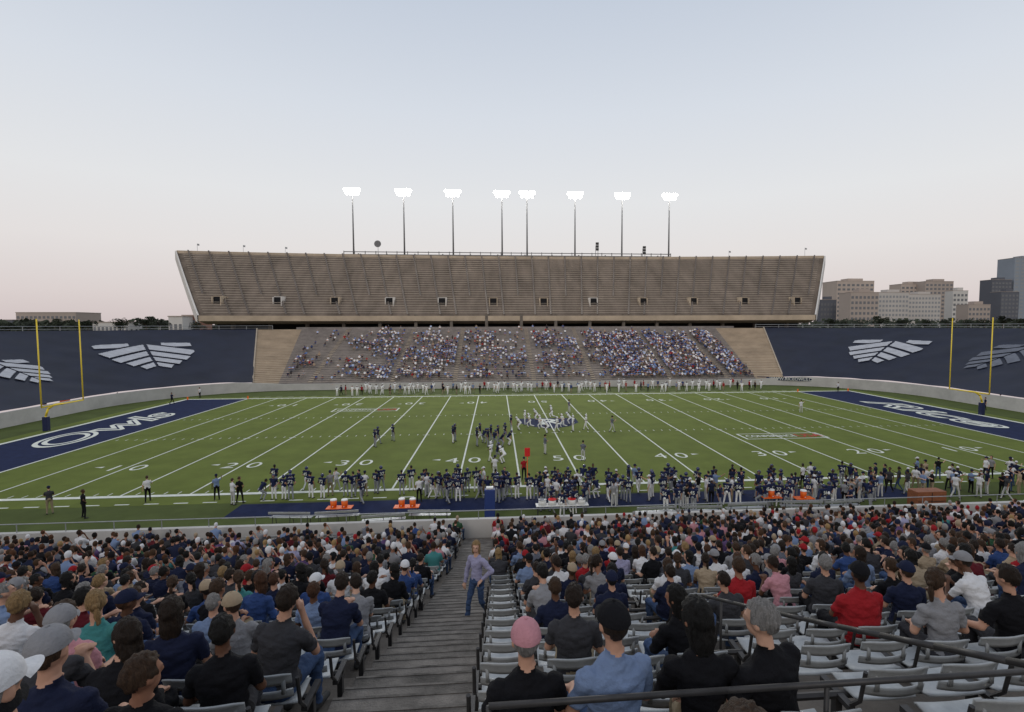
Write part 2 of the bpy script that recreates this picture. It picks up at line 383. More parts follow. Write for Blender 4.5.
for px,h,kind in ((378,4.0,'dish'),(598,5.2,'horn'),(645,4.2,'horn'),(243,3,'flag'),(285,2.6,'flag'),(729,2.6,'flag'),(805,3.4,'flag'),(197,3,'flag')):
    Y=157.6 if kind!='flag' else (153. if 230<px<780 else 151); x=pxX(px,Y,35); b=MB(); z0=TOPZ-.6 if kind!='flag' else 31.; b.tube((x,Y,z0),(x,Y,z0+h),.05 if kind=='flag' else .1,.04,6)
    if kind=='flag':
        o=b.build('flagpole',M_galv); T(o,'thin flagpole on the deck top edge, %s'%{243:'in the left quarter',285:'left of the first tower',729:'right of the last tower',805:'near the right corner',197:'near the left corner'}[px],'flagpole')
        f=MB(); f.grid([[(x,Y,z0+h),(x,Y,z0+h-.5)],[(x+.3,Y+.1,z0+h-.05),(x+.3,Y+.1,z0+h-.55)],[(x+.6,Y-.05,z0+h-.1),(x+.6,Y-.05,z0+h-.6)]]); f.build('flag',M_galv,o)
    elif kind=='dish':
        o=b.build('satellite_mast',M_pole); T(o,'small dish on a mast right of the leftmost floodlight tower','antenna'); f=MB(); f.tube((x,Y-.5,z0+h),(x,Y-.1,z0+h),1.,.3,14); f.build('dish',M_pole,o)
    else:
        b.tube((x-.7,Y,z0),(x-.7,Y,z0+h*.8),.08,n=6); o=b.build('speaker_mast',M_pole); T(o,'speaker cluster on a mast on deck top, %s'%('tall one left of the seventh tower' if px<620 else 'short one left of the last tower'),'loudspeaker'); f=MB()
        for q in range(3): f.box((x-.3,Y-.3,z0+h-.5-q*.85),(.9,.5,.7))
        f.build('speaker_box',M_steel,o,bevel=.05)
# ---------------------------------------------------------------- goal posts
def goal(sd):
    r=empty('goal_post'); b=MB()
    b.path([(sd*1.9,0,0),(sd*1.9,0,1.7),(sd*1.6,0,2.5),(sd*.9,0,2.95),(0,0,3.05)],.11,10); b.build('gooseneck',M_yel,r,True)
    b=MB(); b.tube((0,-2.82,3.05),(0,2.82,3.05),.08,n=10); b.build('crossbar',M_yel,r,True)
    for s in (-1,1):
        b=MB(); b.tube((0,s*2.82,3.05),(0,s*2.82,12.4),.07,.06,10); b.build('upright',M_yel,r,True)
    b=MB(); b.box((sd*1.9,0,.8),(.5,.5,1.6)); b.build('post_pad',M_navyc,r,bevel=.05)
    r.location=(CX+sd*xz+(.6 if sd<0 else -1.2),CY,0); return r
T(goal(-1),'yellow goal post at the left end of the field','goal post','goal posts'); T(goal(1),'yellow goal post at the right end of the field','goal post','goal posts')
pn=MB(); pn.box((0,0,.23),(.16,.16,.46)); pme=pn.mesh('corner_pylon',M_orange)
for sx,nx in ((-1,'left'),(1,'right')):
    for xx,ny in ((xe,'goal line'),(xz,'end line')):
        for y,nz in ((Y0,'near'),(Y1,'far')):
            o=inst('corner_pylon',pme,None,(CX+sx*xx,y-.1 if y<CY else y+.1,0)); T(o,'small orange pylon at the %s %s corner of the %s sideline'%(nx,ny,nz),'pylon','orange end zone pylons')
# ---------------------------------------------------------------- near stand
ROWY=[24.5-.8*i for i in range(33)]
def zt(Y): return H-1.478-.4786*Y+.00484*Y*Y
ROWZ=[zt(y) for y in ROWY]
X0s,X1s=-34.5,47.
AX0,AX1=-1.56,-.22
near=empty('grandstand',(0,12,0)); T(near,'near concrete grandstand stepping down from the camera to the sideline','grandstand')
b=MB(); prof=[(25.0,0)]
for i in range(33):
    prof.append((ROWY[i]+.4,ROWZ[i])); prof.append((ROWY[i]-.4,ROWZ[i]))
prof[1]=(25.0,ROWZ[0]); prof+= [(ROWY[-1]-.4,ROWZ[-1]+.3),(-8,ROWZ[-1]+.3)]
b.grid([[(x,p[0],p[1]) for p in prof] for x in (X0s,AX0,AX1,X1s)],lambda i,j:1 if j%2==0 else 0)
pa(b.build('seating_tier',[M_conc,M_riser]),near)
b=MB()
for i in range(32):
    h=(ROWZ[i+1]-ROWZ[i])/2; xm=(AX0+AX1)/2; wd=AX1-AX0
    b.box((xm,ROWY[i]-.2,ROWZ[i]+h/2),(wd,.4,h)); b.box((xm,ROWY[i]+.2,ROWZ[i]+.004),(wd,.4,.012))
    b.box((xm,ROWY[i]-.02,ROWZ[i]+h+.003),(wd-.01,.03,.01),mi=1); b.box((xm,ROWY[i]+.38,ROWZ[i]+.013),(wd-.01,.03,.01),mi=1)
pa(b.build('stair',[M_stair,M_nose]),near)
b=MB(); b.box(((X0s+X1s)/2,25.25,1.1),(X1s-X0s,.25,2.2)); T(b.build('parapet',M_wall),'grey parapet wall at the foot of the near stand','wall')
b=MB(); b.tube((X0s,25.25,2.6),(X1s,25.25,2.6),.025,n=6)
for k in range(40): b.tube((X0s+2.1*k,25.25,2.2),(X0s+2.1*k,25.25,2.6),.02,n=6)
T(b.build('parapet_railing',M_galv),'pipe railing on the parapet at the foot of near stand','railing')
PIT=.55
def evalmesh(o):
    dg=bpy.context.evaluated_depsgraph_get(); dg.update(); m=bpy.data.meshes.new_from_object(o.evaluated_get(dg)); bpy.data.objects.remove(o); return m
def seat_meshes():
    b=MB()
    for zs in (((.55,-.298),(.575,-.302),(.60,-.308),(.62,-.312)),((.68,-.324),(.71,-.33),(.755,-.340),(.78,-.352))):
        rows=[]
        for zz,yy in zs: rows.append([(x,yy-.045*(1-(x/.22)**2),zz-(.02*(abs(x)/.22)**4 if zz>.77 else 0)) for x in np.linspace(-.22,.22,9)])
        b.grid(rows)
    for x in (-.16,.16): b.box((x,-.345,.66),(.03,.012,.12))
    o=b.build('backrest',M_seat,smooth=True); s=o.modifiers.new('s','SOLIDIFY'); s.thickness=.014
    back=evalmesh(o)
    b=MB(); rows=[]
    for yy,zz in ((-.24,.455),(-.19,.435),(-.08,.425),(.01,.435),(.06,.445),(.08,.43)):
        rows.append([(x,yy,zz+.012*(x/.22)**2) for x in np.linspace(-.22,.22,7)])
    b.grid(rows); o=b.build('seat',M_seat,smooth=True); s=o.modifiers.new('s','SOLIDIFY'); s.thickness=.018
    seat=evalmesh(o)
    b=MB(); b.box((0,-.08,.2),(.05,.06,.4)); b.box((0,-.08,.40),(.05,.34,.04)); b.path([(0,-.22,.40),(0,-.33,.52),(0,-.375,.76)],.016,6); b.box((0,-.05,.012),(.09,.22,.024))
    leg=b.mesh('leg',M_steel)
    return back,seat,leg
BK,ST,LG=seat_meshes()
def ordn(n): return '%d%s'%(n,'th' if 10<=n%100<=20 else {1:'st',2:'nd',3:'rd'}.get(n%10,'th'))
def seatxs(i,side):
    Y=ROWY[i]; xs=[]
    if side<0: x=AX0-.3
    else: x=AX1+.3
    while X0s+1<x<X1s-1:
        px=proj((x,Y,ROWZ[i]+1))[0] if Y>.3 else 500
        if -90<px<1115 and not(side>0 and abs(x-2.4)<.3 and i>=19): xs.append(x)
        x+=side*PIT
    return xs
def joinmesh(me,xs):
    v=np.array([p.co[:] for p in me.vertices]); f=[tuple(p.vertices) for p in me.polygons]; b=MB(); n=len(v)
    for q,x in enumerate(xs):
        b.v+=[(a[0]+x,a[1],a[2]) for a in v]; b.f+=[tuple(k+q*n for k in t) for t in f]
    b.m=[0]*len(b.f); return b
for i in range(31):
    for side,nm in ((-1,'left'),(1,'right')):
        xs=seatxs(i,side)
        if not xs: continue
        r=empty('seat_row',(0,ROWY[i],ROWZ[i])); T(r,'row of pale grey seats %s of the stair aisle, %s row from the front'%(nm,ordn(i+1)),'seat row','rows of pale grey stadium seats')
        if i>=17:
            for x in xs:
                inst('seat',ST,r,(x,R.uniform(-.005,.005),R.uniform(-.006,.006)),R.uniform(-.015,.015)); q=inst('backrest',BK,r,(x,R.uniform(-.01,.01),R.uniform(-.008,.008)),R.uniform(-.03,.03))
            for x in xs[::2]: inst('leg',LG,r,(x-PIT/2*side,0,0))
        else:
            joinmesh(ST,xs).build('seat',M_seat,r,True); joinmesh(BK,xs).build('backrest',M_seat,r,True)
        b=MB(); b.tube((min(xs)-.25,-.1,.40),(max(xs)+.25,-.1,.40),.028,n=6); b.build('beam',M_steel,r)
def rail(name,pts,r,label,posts):
    b=MB(); b.path(pts,r,10)
    o=b.build(name,M_steel,None,True); T(o,label,'handrail')
    for p in posts:
        q=MB(); q.tube((p[0],p[1],p[3]),(p[0],p[1],p[2]),r*.8,n=8); q.box((p[0],p[1],p[3]+.01),(.12,.12,.02)); q.build('post',M_steel,o,True)
hy=[1.4+.4*k for k in range(12)]
rail('handrail',[(2.4,y,zt(y)+.92) for y in hy],.018,'dark pipe handrail sloping down between seats at lower right',[(2.4,y,zt(y)+.92,zt(y)) for y in (1.9,5.3)])
rail('handrail',[(-.05,2.56,9.70),(1.2,2.56,9.71),(3.7,2.56,9.72)],.017,'dark horizontal rail behind the seats at bottom centre',[(-.05,2.56,9.70,8.9),(1.75,2.56,9.7,8.9),(3.6,2.56,9.7,8.9)])
# ---------------------------------------------------------------- people
class Fig:
    def __init__(s): s.bm=bmesh.new(); s.pr=[]
    def cap(s,p0,r0,p1,r1,reg):
        p0=Vector(p0);p1=Vector(p1); a=(p1-p0); q=Vector((0,0,1)).rotation_difference(a.normalized()).to_matrix()
        r=bmesh.ops.create_uvsphere(s.bm,u_segments=12,v_segments=8,radius=1)
        for v in r['verts']:
            c=v.co.copy()
            v.co=(p1+q@(c*r1)) if c.z>.01 else (p0+q@(c*r0))
        s.pr.append((p0,p1,r0,r1,reg))
    def ell(s,c,rd,reg,m=None,assign=True):
        r=bmesh.ops.create_uvsphere(s.bm,u_segments=16,v_segments=10,radius=1)
        for v in r['verts']:
            q=Vector((v.co.x*rd[0],v.co.y*rd[1],v.co.z*rd[2]))+Vector(c)
            v.co=(m@q) if m else q
        if assign:
            cc=m@Vector(c) if m else Vector(c); s.pr.append((cc,cc+Vector((0,0,1e-4)),sum(rd)/3,sum(rd)/3,reg))
    def loft(s,rings,Tm,reg):
        vs=[]
        for (c,rx,ry) in rings:
            vs.append([s.bm.verts.new(Tm(Vector((c[0]+rx*math.copysign(abs(math.cos(t))**.85,math.cos(t)),c[1]+ry*math.sin(t),c[2])))) for t in [2*math.pi*k/20 for k in range(20)]])
            a=Tm(Vector((c[0]-rx*.5,c[1],c[2]))); b2=Tm(Vector((c[0]+rx*.5,c[1],c[2]))); s.pr.append((a,b2,ry,ry,reg))
        for a,b in zip(vs,vs[1:]):
            for k in range(20): s.bm.faces.new((a[k],a[(k+1)%20],b[(k+1)%20],b[k]))
        s.bm.faces.new(list(reversed(vs[0]))); s.bm.faces.new(vs[-1])
    def hand(s,w,d,side,fing,reg=0):
        d=d.normalized(); up=Vector((0,0,1)); lat=d.cross(up)
        if lat.length<.2: lat=Vector((1,0,0))
        lat.normalize(); nrm=lat.cross(d).normalized(); lat=lat*side
        if not fing:
            s.cap(w,.03,w+d*.10,.032,reg); s.cap(w+d*.03-lat*.02,.014,w+d*.08-lat*.05,.011,reg); s.cap(w+d*.1,.03,w+d*.15-nrm*.03,.018,reg); return
        s.cap(w,.026,w+d*.075,.034,reg)
        for k,L in enumerate((.058,.07,.074,.064)):
            b0=w+d*.085+lat*(k-1.5)*.023; b1=b0+d*L*.6-nrm*.008; b2=b1+d*L*.35-nrm*.03
            s.cap(b0-d*.03,.011,b1,.0098,reg); s.cap(b1,.0098,b2,.0088,reg)
        t0=w+d*.025+lat*.02; t1=t0+d*.035+lat*.035; s.cap(t0,.014,t1,.012,reg); s.cap(t1,.012,t1+d*.03+lat*.006,.010,reg)
ARM={'thigh':((.235,.06,.25),(.12,.32,.17),0),'knee':((.19,.34,.16),(.05,.44,.30),2),'fold':((.23,.10,.27),(-.08,.20,.31),0),'up':((.33,.08,.66),(.30,.12,.92),1),
 'head':((.31,.10,.70),(.12,.0,.84),1),'chin':((.20,.22,.26),(.07,.17,.58),1),'side':((.25,.02,.25),(.24,.27,.18),0),'hang':((.235,-.02,.24),(.25,.05,-.02),1),'hip':((.31,-.06,.27),(.17,.06,.12),1),
 'bend':((.22,.28,.18),(.14,.34,-.12),2),'clap':((.24,.14,.30),(.05,.36,.42),1),'point':((.25,.25,.46),(.30,.52,.55),1),'run':((.24,-.12,.27),(.22,.12,.2),1),'run2':((.24,.14,.3),(.16,.33,.42),1),'over':((.31,.02,.30),(.38,.24,.27),1)}
def fig(kind='sit',lean=0,hy=0,hp=0,arms=('thigh','thigh'),w=1.,legs='sit',sleeve='short',pads=False,vox=.0115,fing=True,dec=None,fat=0,twist=0,slim=1.,roll=0):
    s=Fig(); b=.45 if kind=='sit' else .87
    off=Vector((0,0,0))
    if legs=='crouch': b=.72; off=Vector((0,-.16,0))
    piv=Vector((0,0,b+.06))
    rm=Matrix.Rotation(rad(twist),3,'Z')@Matrix.Rotation(-rad(lean),3,'X')@Matrix.Rotation(rad(roll),3,'Y')
    Tm=lambda p:off+piv+rm@(Vector(p)-piv)
    ri=[(.0,.14,.10),(.06,.172,.125),(.16,.158+fat*.6,.115+fat),(.26,.146+fat*.6,.108+fat),(.36,.168+fat*.2,.118+fat*.4),(.44,.184,.115),(.49,.170,.095),(.525,.115,.072),(.56,.062,.058)]
    s.loft([((0,0.005 if z<.3 else 0,b+z),rx*w*slim,ry*(.5+.5*w)*slim) for z,rx,ry in ri],Tm,1)
    s.ell((0,0,0),(.172*w*slim,.13,.10),2,Matrix.Translation(off+Vector((0,-.01,b+.05))))
    s.pr.append((off+Vector((-.1,0,b+.0)),off+Vector((.1,0,b+.0)),.13,.13,2))
    s.cap(Tm((0,-.005,b+.50)),.056,Tm((0,.012,b+.66)),.050,0)
    s.ell((0,-.01,b+.53),(.11*w,.055,.04),1,Matrix.Translation(off+piv)@rm.to_4x4()@Matrix.Translation(-piv),False)
    hc=Tm((0,.02,b+.745)); hm=Matrix.Translation(hc)@(rm@Matrix.Rotation(rad(lean*.8),3,'X')@Matrix.Rotation(rad(hy),3,'Z')@Matrix.Rotation(rad(-hp),3,'X')).to_4x4()@Matrix.Scale(.95,4)
    s.ell((0,-.008,.015),(.077,.097,.106),0,hm); s.ell((0,.028,-.055),(.057,.064,.062),0,hm); s.ell((0,.098,-.018),(.013,.022,.024),0,hm,False)
    s.ell((0,.083,.02),(.05,.018,.012),0,hm,False); s.ell((0,.084,-.062),(.026,.012,.012),0,hm,False)
    for q in (-1,1): s.ell((q*.079,-.004,-.008),(.013,.022,.034),0,hm,False)
    if vox<.013:
        for q in (-1,1): c=hm@Vector((q*.031,.091,.006)); s.pr.append((c,c+Vector((.0001,0,0)),.011,.011,4))
        c=hm@Vector((0,.098,-.062)); s.pr.append((c+Vector((-.015,0,0)),c+Vector((.015,0,0)),.006,.006,5))
    for side,an in ((-1,arms[0]),(1,arms[1])):
        e,wr,fl=ARM[an]; O=Vector((0,0,b))
        e=Vector((e[0]*side,e[1],e[2]))+O; wr=Vector((wr[0]*side,wr[1],wr[2]))+O
        e=e+off if fl==2 else Tm(e); wr=Tm(wr) if fl==1 else wr+off
        sh=Tm((side*.165*w,0,b+.475)); rs=.060
        if pads: s.ell((side*.185,0,b+.52),(.115,.125,.075),1,Matrix.Translation(off+piv)@rm.to_4x4()@Matrix.Translation(-piv))
        mid=sh.lerp(e,.62)
        if sleeve=='short':
            s.cap(sh,rs,mid,.051,1); s.cap(sh.lerp(e,.5),.042,e,.039,0); s.cap(e,.040,wr,.027,0)
        else:
            s.cap(sh,rs,e,.048,1); s.cap(e,.048,e.lerp(wr,.93),.036,1)
        s.hand(wr,wr-e,side,fing)
    for side in (-1,1):
        if legs=='sit': h,k,a=(.09,.02,b+.06),(.125,.43,b+.065),(.125,.41,.09)
        elif legs=='stand': h,k,a=(.085,0,b+.02),(.11,.02,.49),(.13,-.01,.09)
        elif legs=='wide': h,k,a=(.09,0,b+.02),(.16,.03,.49),(.22,-.01,.09)
        elif legs=='walk': h,k,a=(.085,0,b+.02),(.10,.15 if side>0 else .0,.50),(.10,.24 if side>0 else -.27,.09 if side>0 else .13)
        elif legs=='run': h,k,a=(.085,0,b+.02),(.10,.32 if side>0 else -.05,.60 if side>0 else .47),(.10,.18 if side>0 else -.42,.24 if side>0 else .36)
        elif legs=='crouch': h,k,a=(.10,-.16,b+.04),(.19,.16,.47),(.2,-.03,.09)
        h,k,a=[Vector((q[0]*side,q[1],q[2])) for q in (h,k,a)]
        s.cap(h,.088*slim,k,.058*slim,2); s.cap(k,.060*slim,a,.042 if not pads else .045,2)
        s.cap(a+Vector((0,-.03,-.045)),.042,a+Vector((side*.02,.15,-.055)),.034,3)
    me=bpy.data.meshes.new('t'); s.bm.to_mesh(me); s.bm.free(); ob=bpy.data.objects.new('t',me); C.objects.link(ob)
    m=ob.modifiers.new('r','REMESH'); m.mode='VOXEL'; m.voxel_size=vox; m.use_smooth_shade=True
    sm=ob.modifiers.new('s','SMOOTH'); sm.iterations=2 if vox<.02 else 1; sm.factor=.5
    if dec: d=ob.modifiers.new('d','DECIMATE'); d.ratio=dec
    out=evalmesh(ob)
    n=len(out.polygons); ce=np.zeros(n*3); out.polygons.foreach_get('center',ce); ce=ce.reshape(-1,3)
    best=np.full(n,9.); reg=np.zeros(n,int)
    for p0,p1,r0,r1,g in s.pr:
        p0=np.array(p0);a=np.array(p1)-p0; t=np.clip(((ce-p0)@a)/(a@a+1e-12),0,1); d=np.linalg.norm(ce-p0-t[:,None]*a,axis=1)-(r0+(r1-r0)*t)
        k=d<best; best[k]=d[k]; reg[k]=g
    if vox<.02:
        no=[v.normal.copy() for v in out.vertices]; vr=np.zeros(len(out.vertices),int)
        for pi,p in enumerate(out.polygons):
            for vi in p.vertices: vr[vi]=max(vr[vi],reg[pi] if reg[pi] in(1,2) else 0)
        for vi,v in enumerate(out.vertices):
            if vr[vi]: 
                q=Vector((v.co.x*9,v.co.y*9,v.co.z*16)); v.co+=no[vi]*(.005+.015*noise.noise(q)+.008*noise.noise(q*2.7))
    return out,reg,hm
skins=[mat('skin_%s'%n,c,.6,.08,15,spec=.3) for n,c in (('light',(.45,.25,.17)),('fair',(.52,.31,.22)),('tanned',(.27,.13,.08)),('brown',(.10,.045,.025)))]
COL={'navy':(.012,.016,.040),'black':(.008,.008,.010),'dark grey':(.04,.04,.045),'grey':(.22,.22,.23),'light blue':(.16,.22,.35),'white':(.60,.60,.61),'red':(.28,.015,.02),'pink':(.46,.22,.25),'teal':(.05,.20,.20),'maroon':(.09,.01,.015),'tan':(.32,.25,.17),'purple':(.10,.06,.15),'green':(.03,.08,.04),'blue':(.03,.06,.17),'striped grey':(.13,.14,.17),'lavender':(.30,.29,.42)}
WT={'navy':27,'black':22,'dark grey':12,'grey':9,'light blue':7,'white':14,'red':2.8,'pink':2,'teal':1,'maroon':3,'tan':4,'purple':1,'green':1,'blue':3,'striped grey':4,'lavender':1}
cloth={k:mat('cloth_'+k.replace(' ','_'),c,.9,.12,7,.35,60,spec=.15) for k,c in COL.items()}
denim=mat('denim',(.045,.075,.15),.9,.2,9,.3,80,spec=.1); khaki=mat('khaki_cloth',(.25,.2,.13),.9,.1,9); blackc=cloth['black']; whitep=mat('light_trousers',(.45,.45,.44),.9,.1,8); shoe=mat('shoe_leather',(.03,.03,.03),.6)
M_eye=mat('eye_dark',(.03,.02,.02),.4); M_lip=mat('lip',(.3,.08,.07),.6)
HAIR={'black':(.008,.007,.006),'dark brown':(.022,.013,.008),'brown':(.055,.030,.016),'blond':(.28,.18,.08),'grey':(.24,.23,.22),'red brown':(.07,.030,.014)}
hairm={k:mat('hair_'+k.replace(' ','_'),c,.6,.5,14,1.,55,stretch=(5,5,.7)) for k,c in HAIR.items()}
DEFM=[skins[0],cloth['navy'],denim,shoe,M_eye,M_lip]
def setm(me,reg):
    me.materials.clear()
    for m in DEFM: me.materials.append(m)
    me.polygons.foreach_set('material_index',[int(x) for x in reg]); me.polygons.foreach_set('use_smooth',[True]*len(me.polygons)); me.update()
def variant(**k):
    me,reg,hm=fig(**k); setm(me,reg); return me,hm
SITV=[variant(arms=('thigh','thigh')),
 variant(lean=24,arms=('knee','knee'),hy=12,sleeve='short'),
 variant(lean=-5,arms=('thigh','side'),hy=-28,w=1.04,fat=.02,roll=4),
 variant(lean=4,arms=('fold','fold'),hy=35,w=.88,sleeve='long',slim=.93,roll=-5),
 variant(lean=6,arms=('thigh','chin'),hy=8,roll=6),
 variant(lean=0,arms=('fold','thigh'),w=1.1,fat=.05,hy=-8),
 variant(lean=8,arms=('thigh','thigh'),w=.88,hy=-50,slim=.93,roll=-4),
 variant(lean=-8,arms=('side','up'),hy=15,w=1.),
 variant(lean=14,arms=('thigh','thigh'),w=.92,hy=60,sleeve='long'),
 variant(lean=3,arms=('over','thigh'),w=1.02,hy=22,twist=8,roll=-7),
 variant(lean=10,arms=('clap','thigh'),w=.96,hy=-15,twist=-10,hp=-12)]
def shell(kind):
    b=bmesh.new()
    def el(c,r,u=28,v=20):
        q=bmesh.ops.create_uvsphere(b,u_segments=u,v_segments=v,radius=1)
        for w in q['verts']: w.co=Vector((w.co.x*r[0],w.co.y*r[1],w.co.z*r[2]))+Vector(c)
        return q['verts']
    if kind in('short','thin','under'):
        vs=el((0,-.012,.02),(.086,.106,.116) if kind=='short' else (.081,.101,.108),36,28); bmesh.ops.delete(b,geom=[v for v in vs if (v.co.y>.045 and v.co.z<.075) or (v.co.z<-.03 and v.co.y>-.055) or v.co.z<-.07 or (v.co.y>-.01 and v.co.z<.0) or (kind=='under' and v.co.z>.045)],context='VERTS')
    elif kind in('long','underlong'):
        if kind=='long': vs=el((0,-.014,.02),(.090,.110,.118),36,28)
        else: vs=el((0,-.012,.0),(.084,.102,.10),36,28)
        bmesh.ops.delete(b,geom=[v for v in vs if (v.co.y>.045 and v.co.z<.07) or (v.co.z<-.05 and v.co.y>.0) or (kind!='long' and v.co.z>.045)],context='VERTS')
        el((0,-.060,-.09),(.084,.048,.15) if kind=='long' else (.078,.045,.12)); el((-.066,-.02,-.07),(.024,.042,.09),12,10); el((.066,-.02,-.07),(.024,.042,.09),12,10)
    elif kind=='tail':
        vs=el((0,-.012,.02),(.086,.106,.116),36,28); bmesh.ops.delete(b,geom=[v for v in vs if (v.co.y>.045 and v.co.z<.075) or (v.co.z<-.05 and v.co.y>-.05)],context='VERTS')
        el((0,-.125,.0),(.03,.03,.035),14,10); el((0,-.135,-.09),(.028,.024,.10),14,10)
    elif kind=='cap':
        vs=el((0,-.008,.028),(.091,.112,.108),48,24); bmesh.ops.delete(b,geom=[v for v in vs if v.co.z<.022],context='VERTS')
        for v in b.verts:
            t=math.atan2(v.co.y+.008,v.co.x); f=1-.018*max(0,abs(math.cos(3*t))**10); v.co=Vector((v.co.x*f,(v.co.y+.008)*f-.008,(v.co.z-.022)*f+.022))
        el((0,-.008,.137),(.010,.010,.006),8,6)
        rows=[]
        for j in range(5):
            rr=.0+j/4; row=[]
            for k in range(13):
                t=rad(-62+124*k/12); x=math.sin(t)*(.088); y=math.cos(t)*.10*(1)+rr*.085*math.cos(t*1.2)-.004; row.append(b.verts.new((x,y,.036-.018*rr-.9*x*x*(.4+rr*2.2))))
            rows.append(row)
        for a,c in zip(rows,rows[1:]):
            for k in range(12): b.faces.new((a[k],a[k+1],c[k+1],c[k]))
    b.normal_update()
    for v in b.verts:
        if kind!='cap': v.co+=v.normal*(.012*noise.noise(Vector((v.co.x*60,v.co.y*60,v.co.z*14)))+.010*noise.noise(v.co*22))*(.3 if kind.startswith('under') else 1)
    me=bpy.data.meshes.new(kind); b.to_mesh(me); b.free(); me.polygons.foreach_set('use_smooth',[True]*len(me.polygons)); me.materials.append(hairm['brown'])
    return me
SH={k:shell(k) for k in('short','thin','long','tail','cap','under','underlong')}
def setslot(o,i,m): o.material_slots[i].link='OBJECT'; o.material_slots[i].material=m
def person(name,V,loc,rz,shirt,trous,skin,hair,hairc,cap=None,sca=1.):
    me,hm=V; o=inst(name,me,None,loc,rz,sca); setslot(o,0,skin); setslot(o,1,shirt); setslot(o,2,trous)
    if hair:
        if cap: hair='underlong' if hair in('long','tail') else 'under'
        h=inst('hair',SH[hair],o); h.matrix_local=hm; setslot(h,0,hairm[hairc])
    if cap:
        h=inst('cap',SH['cap'],o); h.matrix_local=hm@Matrix.Scale(1.06,4); setslot(h,0,cloth[cap])
    return o
def pick(r): return r.choices(list(WT),list(WT.values()))[0]
MAN=[(30,28,0,'light blue','short','grey','white',0,-.10),(66,27,0,'navy','short','brown','grey',0,-.03),(150,28,0,'black','short','black','black',0,-.10),(120,26,8,'black','long','dark brown',None,0,-.08),
(228,27,2,'black','short','brown',None,2,-.06),(268,26,0,'black','short','black',None,3,0),(318,25,4,'dark grey','short','dark brown',None,0,0),(372,20,2,'black','short','black',None,3,0),
(525,27,0,'black','short','grey','pink',0,-.03),(610,27,0,'light blue','short','dark brown','black',0,-.03),(700,27,3,'black','long','black',None,2,-.03),(768,27,9,'black','short','grey',None,1,-.02),
(572,29,0,'white','short','grey','white',0,-.12),(728,29,0,'navy','short','brown',None,0,-.13),(853,24,5,'red','short','black','black',3,0),(900,23,0,'navy','short','brown','navy',0,0),
(1008,25,9,'black','short','dark brown',None,0,0),(75,25,0,'pink','short','brown',None,0,0),(107,24,3,'teal','tail','blond',None,0,0),(180,25,0,'navy','long','dark brown',None,0,0),(218,23,0,'light blue','thin','grey',None,0,0),
(243,24,3,'grey','short','brown','tan',0,0),(38,26,1,'dark grey','short','grey','grey',0,0),(572,25,0,'dark grey','short','dark brown',None,0,0),(668,21,5,'navy','short','dark brown',None,0,0),
(735,22,0,'red','short','brown',None,2,0),(610,22,0,'navy','short','black','navy',0,0),(860,20,3,'light blue','long','dark brown',None,2,0),(1018,20,0,'red','short','grey',None,0,0),(680,25,3,'black','long','black',None,2,0),
(820,22,0,'dark grey','short','grey',None,0,0),(950,22,2,'black','short','black',None,3,0),(938,25,6,'grey','tail','brown',None,0,0)]
ppl=[]
for m in MAN:
    Y=ROWY[m[1]]; x=pxX(m[0],Y,ROWZ[m[1]]+1.15)
    if m[0]<450: x=min(x,AX0-.3)
    else: x=max(x,AX1+.28)
    ppl.append(dict(x=x,row=m[1],v=m[2],shirt=m[3],hair=m[4],hc=m[5],cap=m[6],skin=m[7],dz=m[8],man=True))
def dens(i,side,x):
    if side<0:
        if i<2: return .12
        if i<5: return .62
        if i<=18: return .76
        if i<=22: return .60
        if i<=25: return .50 if x<-3.2 else .22
        if i==26: return .20 if x<-3 else 0
        return 0
    if i<1: return .6
    if i<=15: return .84 if x<20 else .74
    if i<=18: return .72
    if i<=20: return .56
    if i<=22: return .42
    if i<=24: return .22
    return 0
for i in range(27):
    for side in(-1,1):
        for x in seatxs(i,side):
            if any(p['row']==i and abs(p['x']-x)<.5 for p in ppl if p.get('man')): continue
            nz=noise.noise(Vector((x*.35,i*.5,3.)))
            if R.random()>dens(i,side,x)+.25*nz: continue
            if side>0 and 18<=i<=26 and x<.6: continue
            sh=pick(R); fem=R.random()<.42; hr=R.choice(['long','tail','short']) if fem else R.choice(['short','short','thin'])
            cap=None
            if not fem and R.random()<.36: cap=R.choice(['navy','black','white','grey','navy','tan','red','white'])
            v=R.choice([3,8,6,0,1,10]) if fem else R.choice([0,0,1,2,2,4,5,0,5,9,10])
            if v==9 and abs(x-AX1)<.9: v=0
            if i<20 and R.random()<.006: v=7
            ppl.append(dict(x=x+R.uniform(-.06,.06),row=i,v=v,shirt=sh,hair=hr,hc=R.choices(list(HAIR),[28,27,22,7,13,3])[0],cap=cap,skin=R.choices([0,1,2,3],[45,25,15,15])[0],dz=0))
for p in ppl: p['px']=proj((p['x'],ROWY[p['row']],ROWZ[p['row']]+1))[0]
vis=[p for p in ppl if -30<p['px']<1054]; vis.sort(key=lambda p:ROWY[p['row']])
ind=vis[:299]; ids=set(id(p) for p in ind); rest=[p for p in ppl if id(p) not in ids]
cnt={}
for p in sorted(ppl,key=lambda p:abs(p['x']-(AX0+AX1)/2)):
    sd='left' if p['x']<AX0 else 'right'; k=(p['row'],sd); cnt[k]=cnt.get(k,0)+1; p['ord']=cnt[k]; p['side']=sd
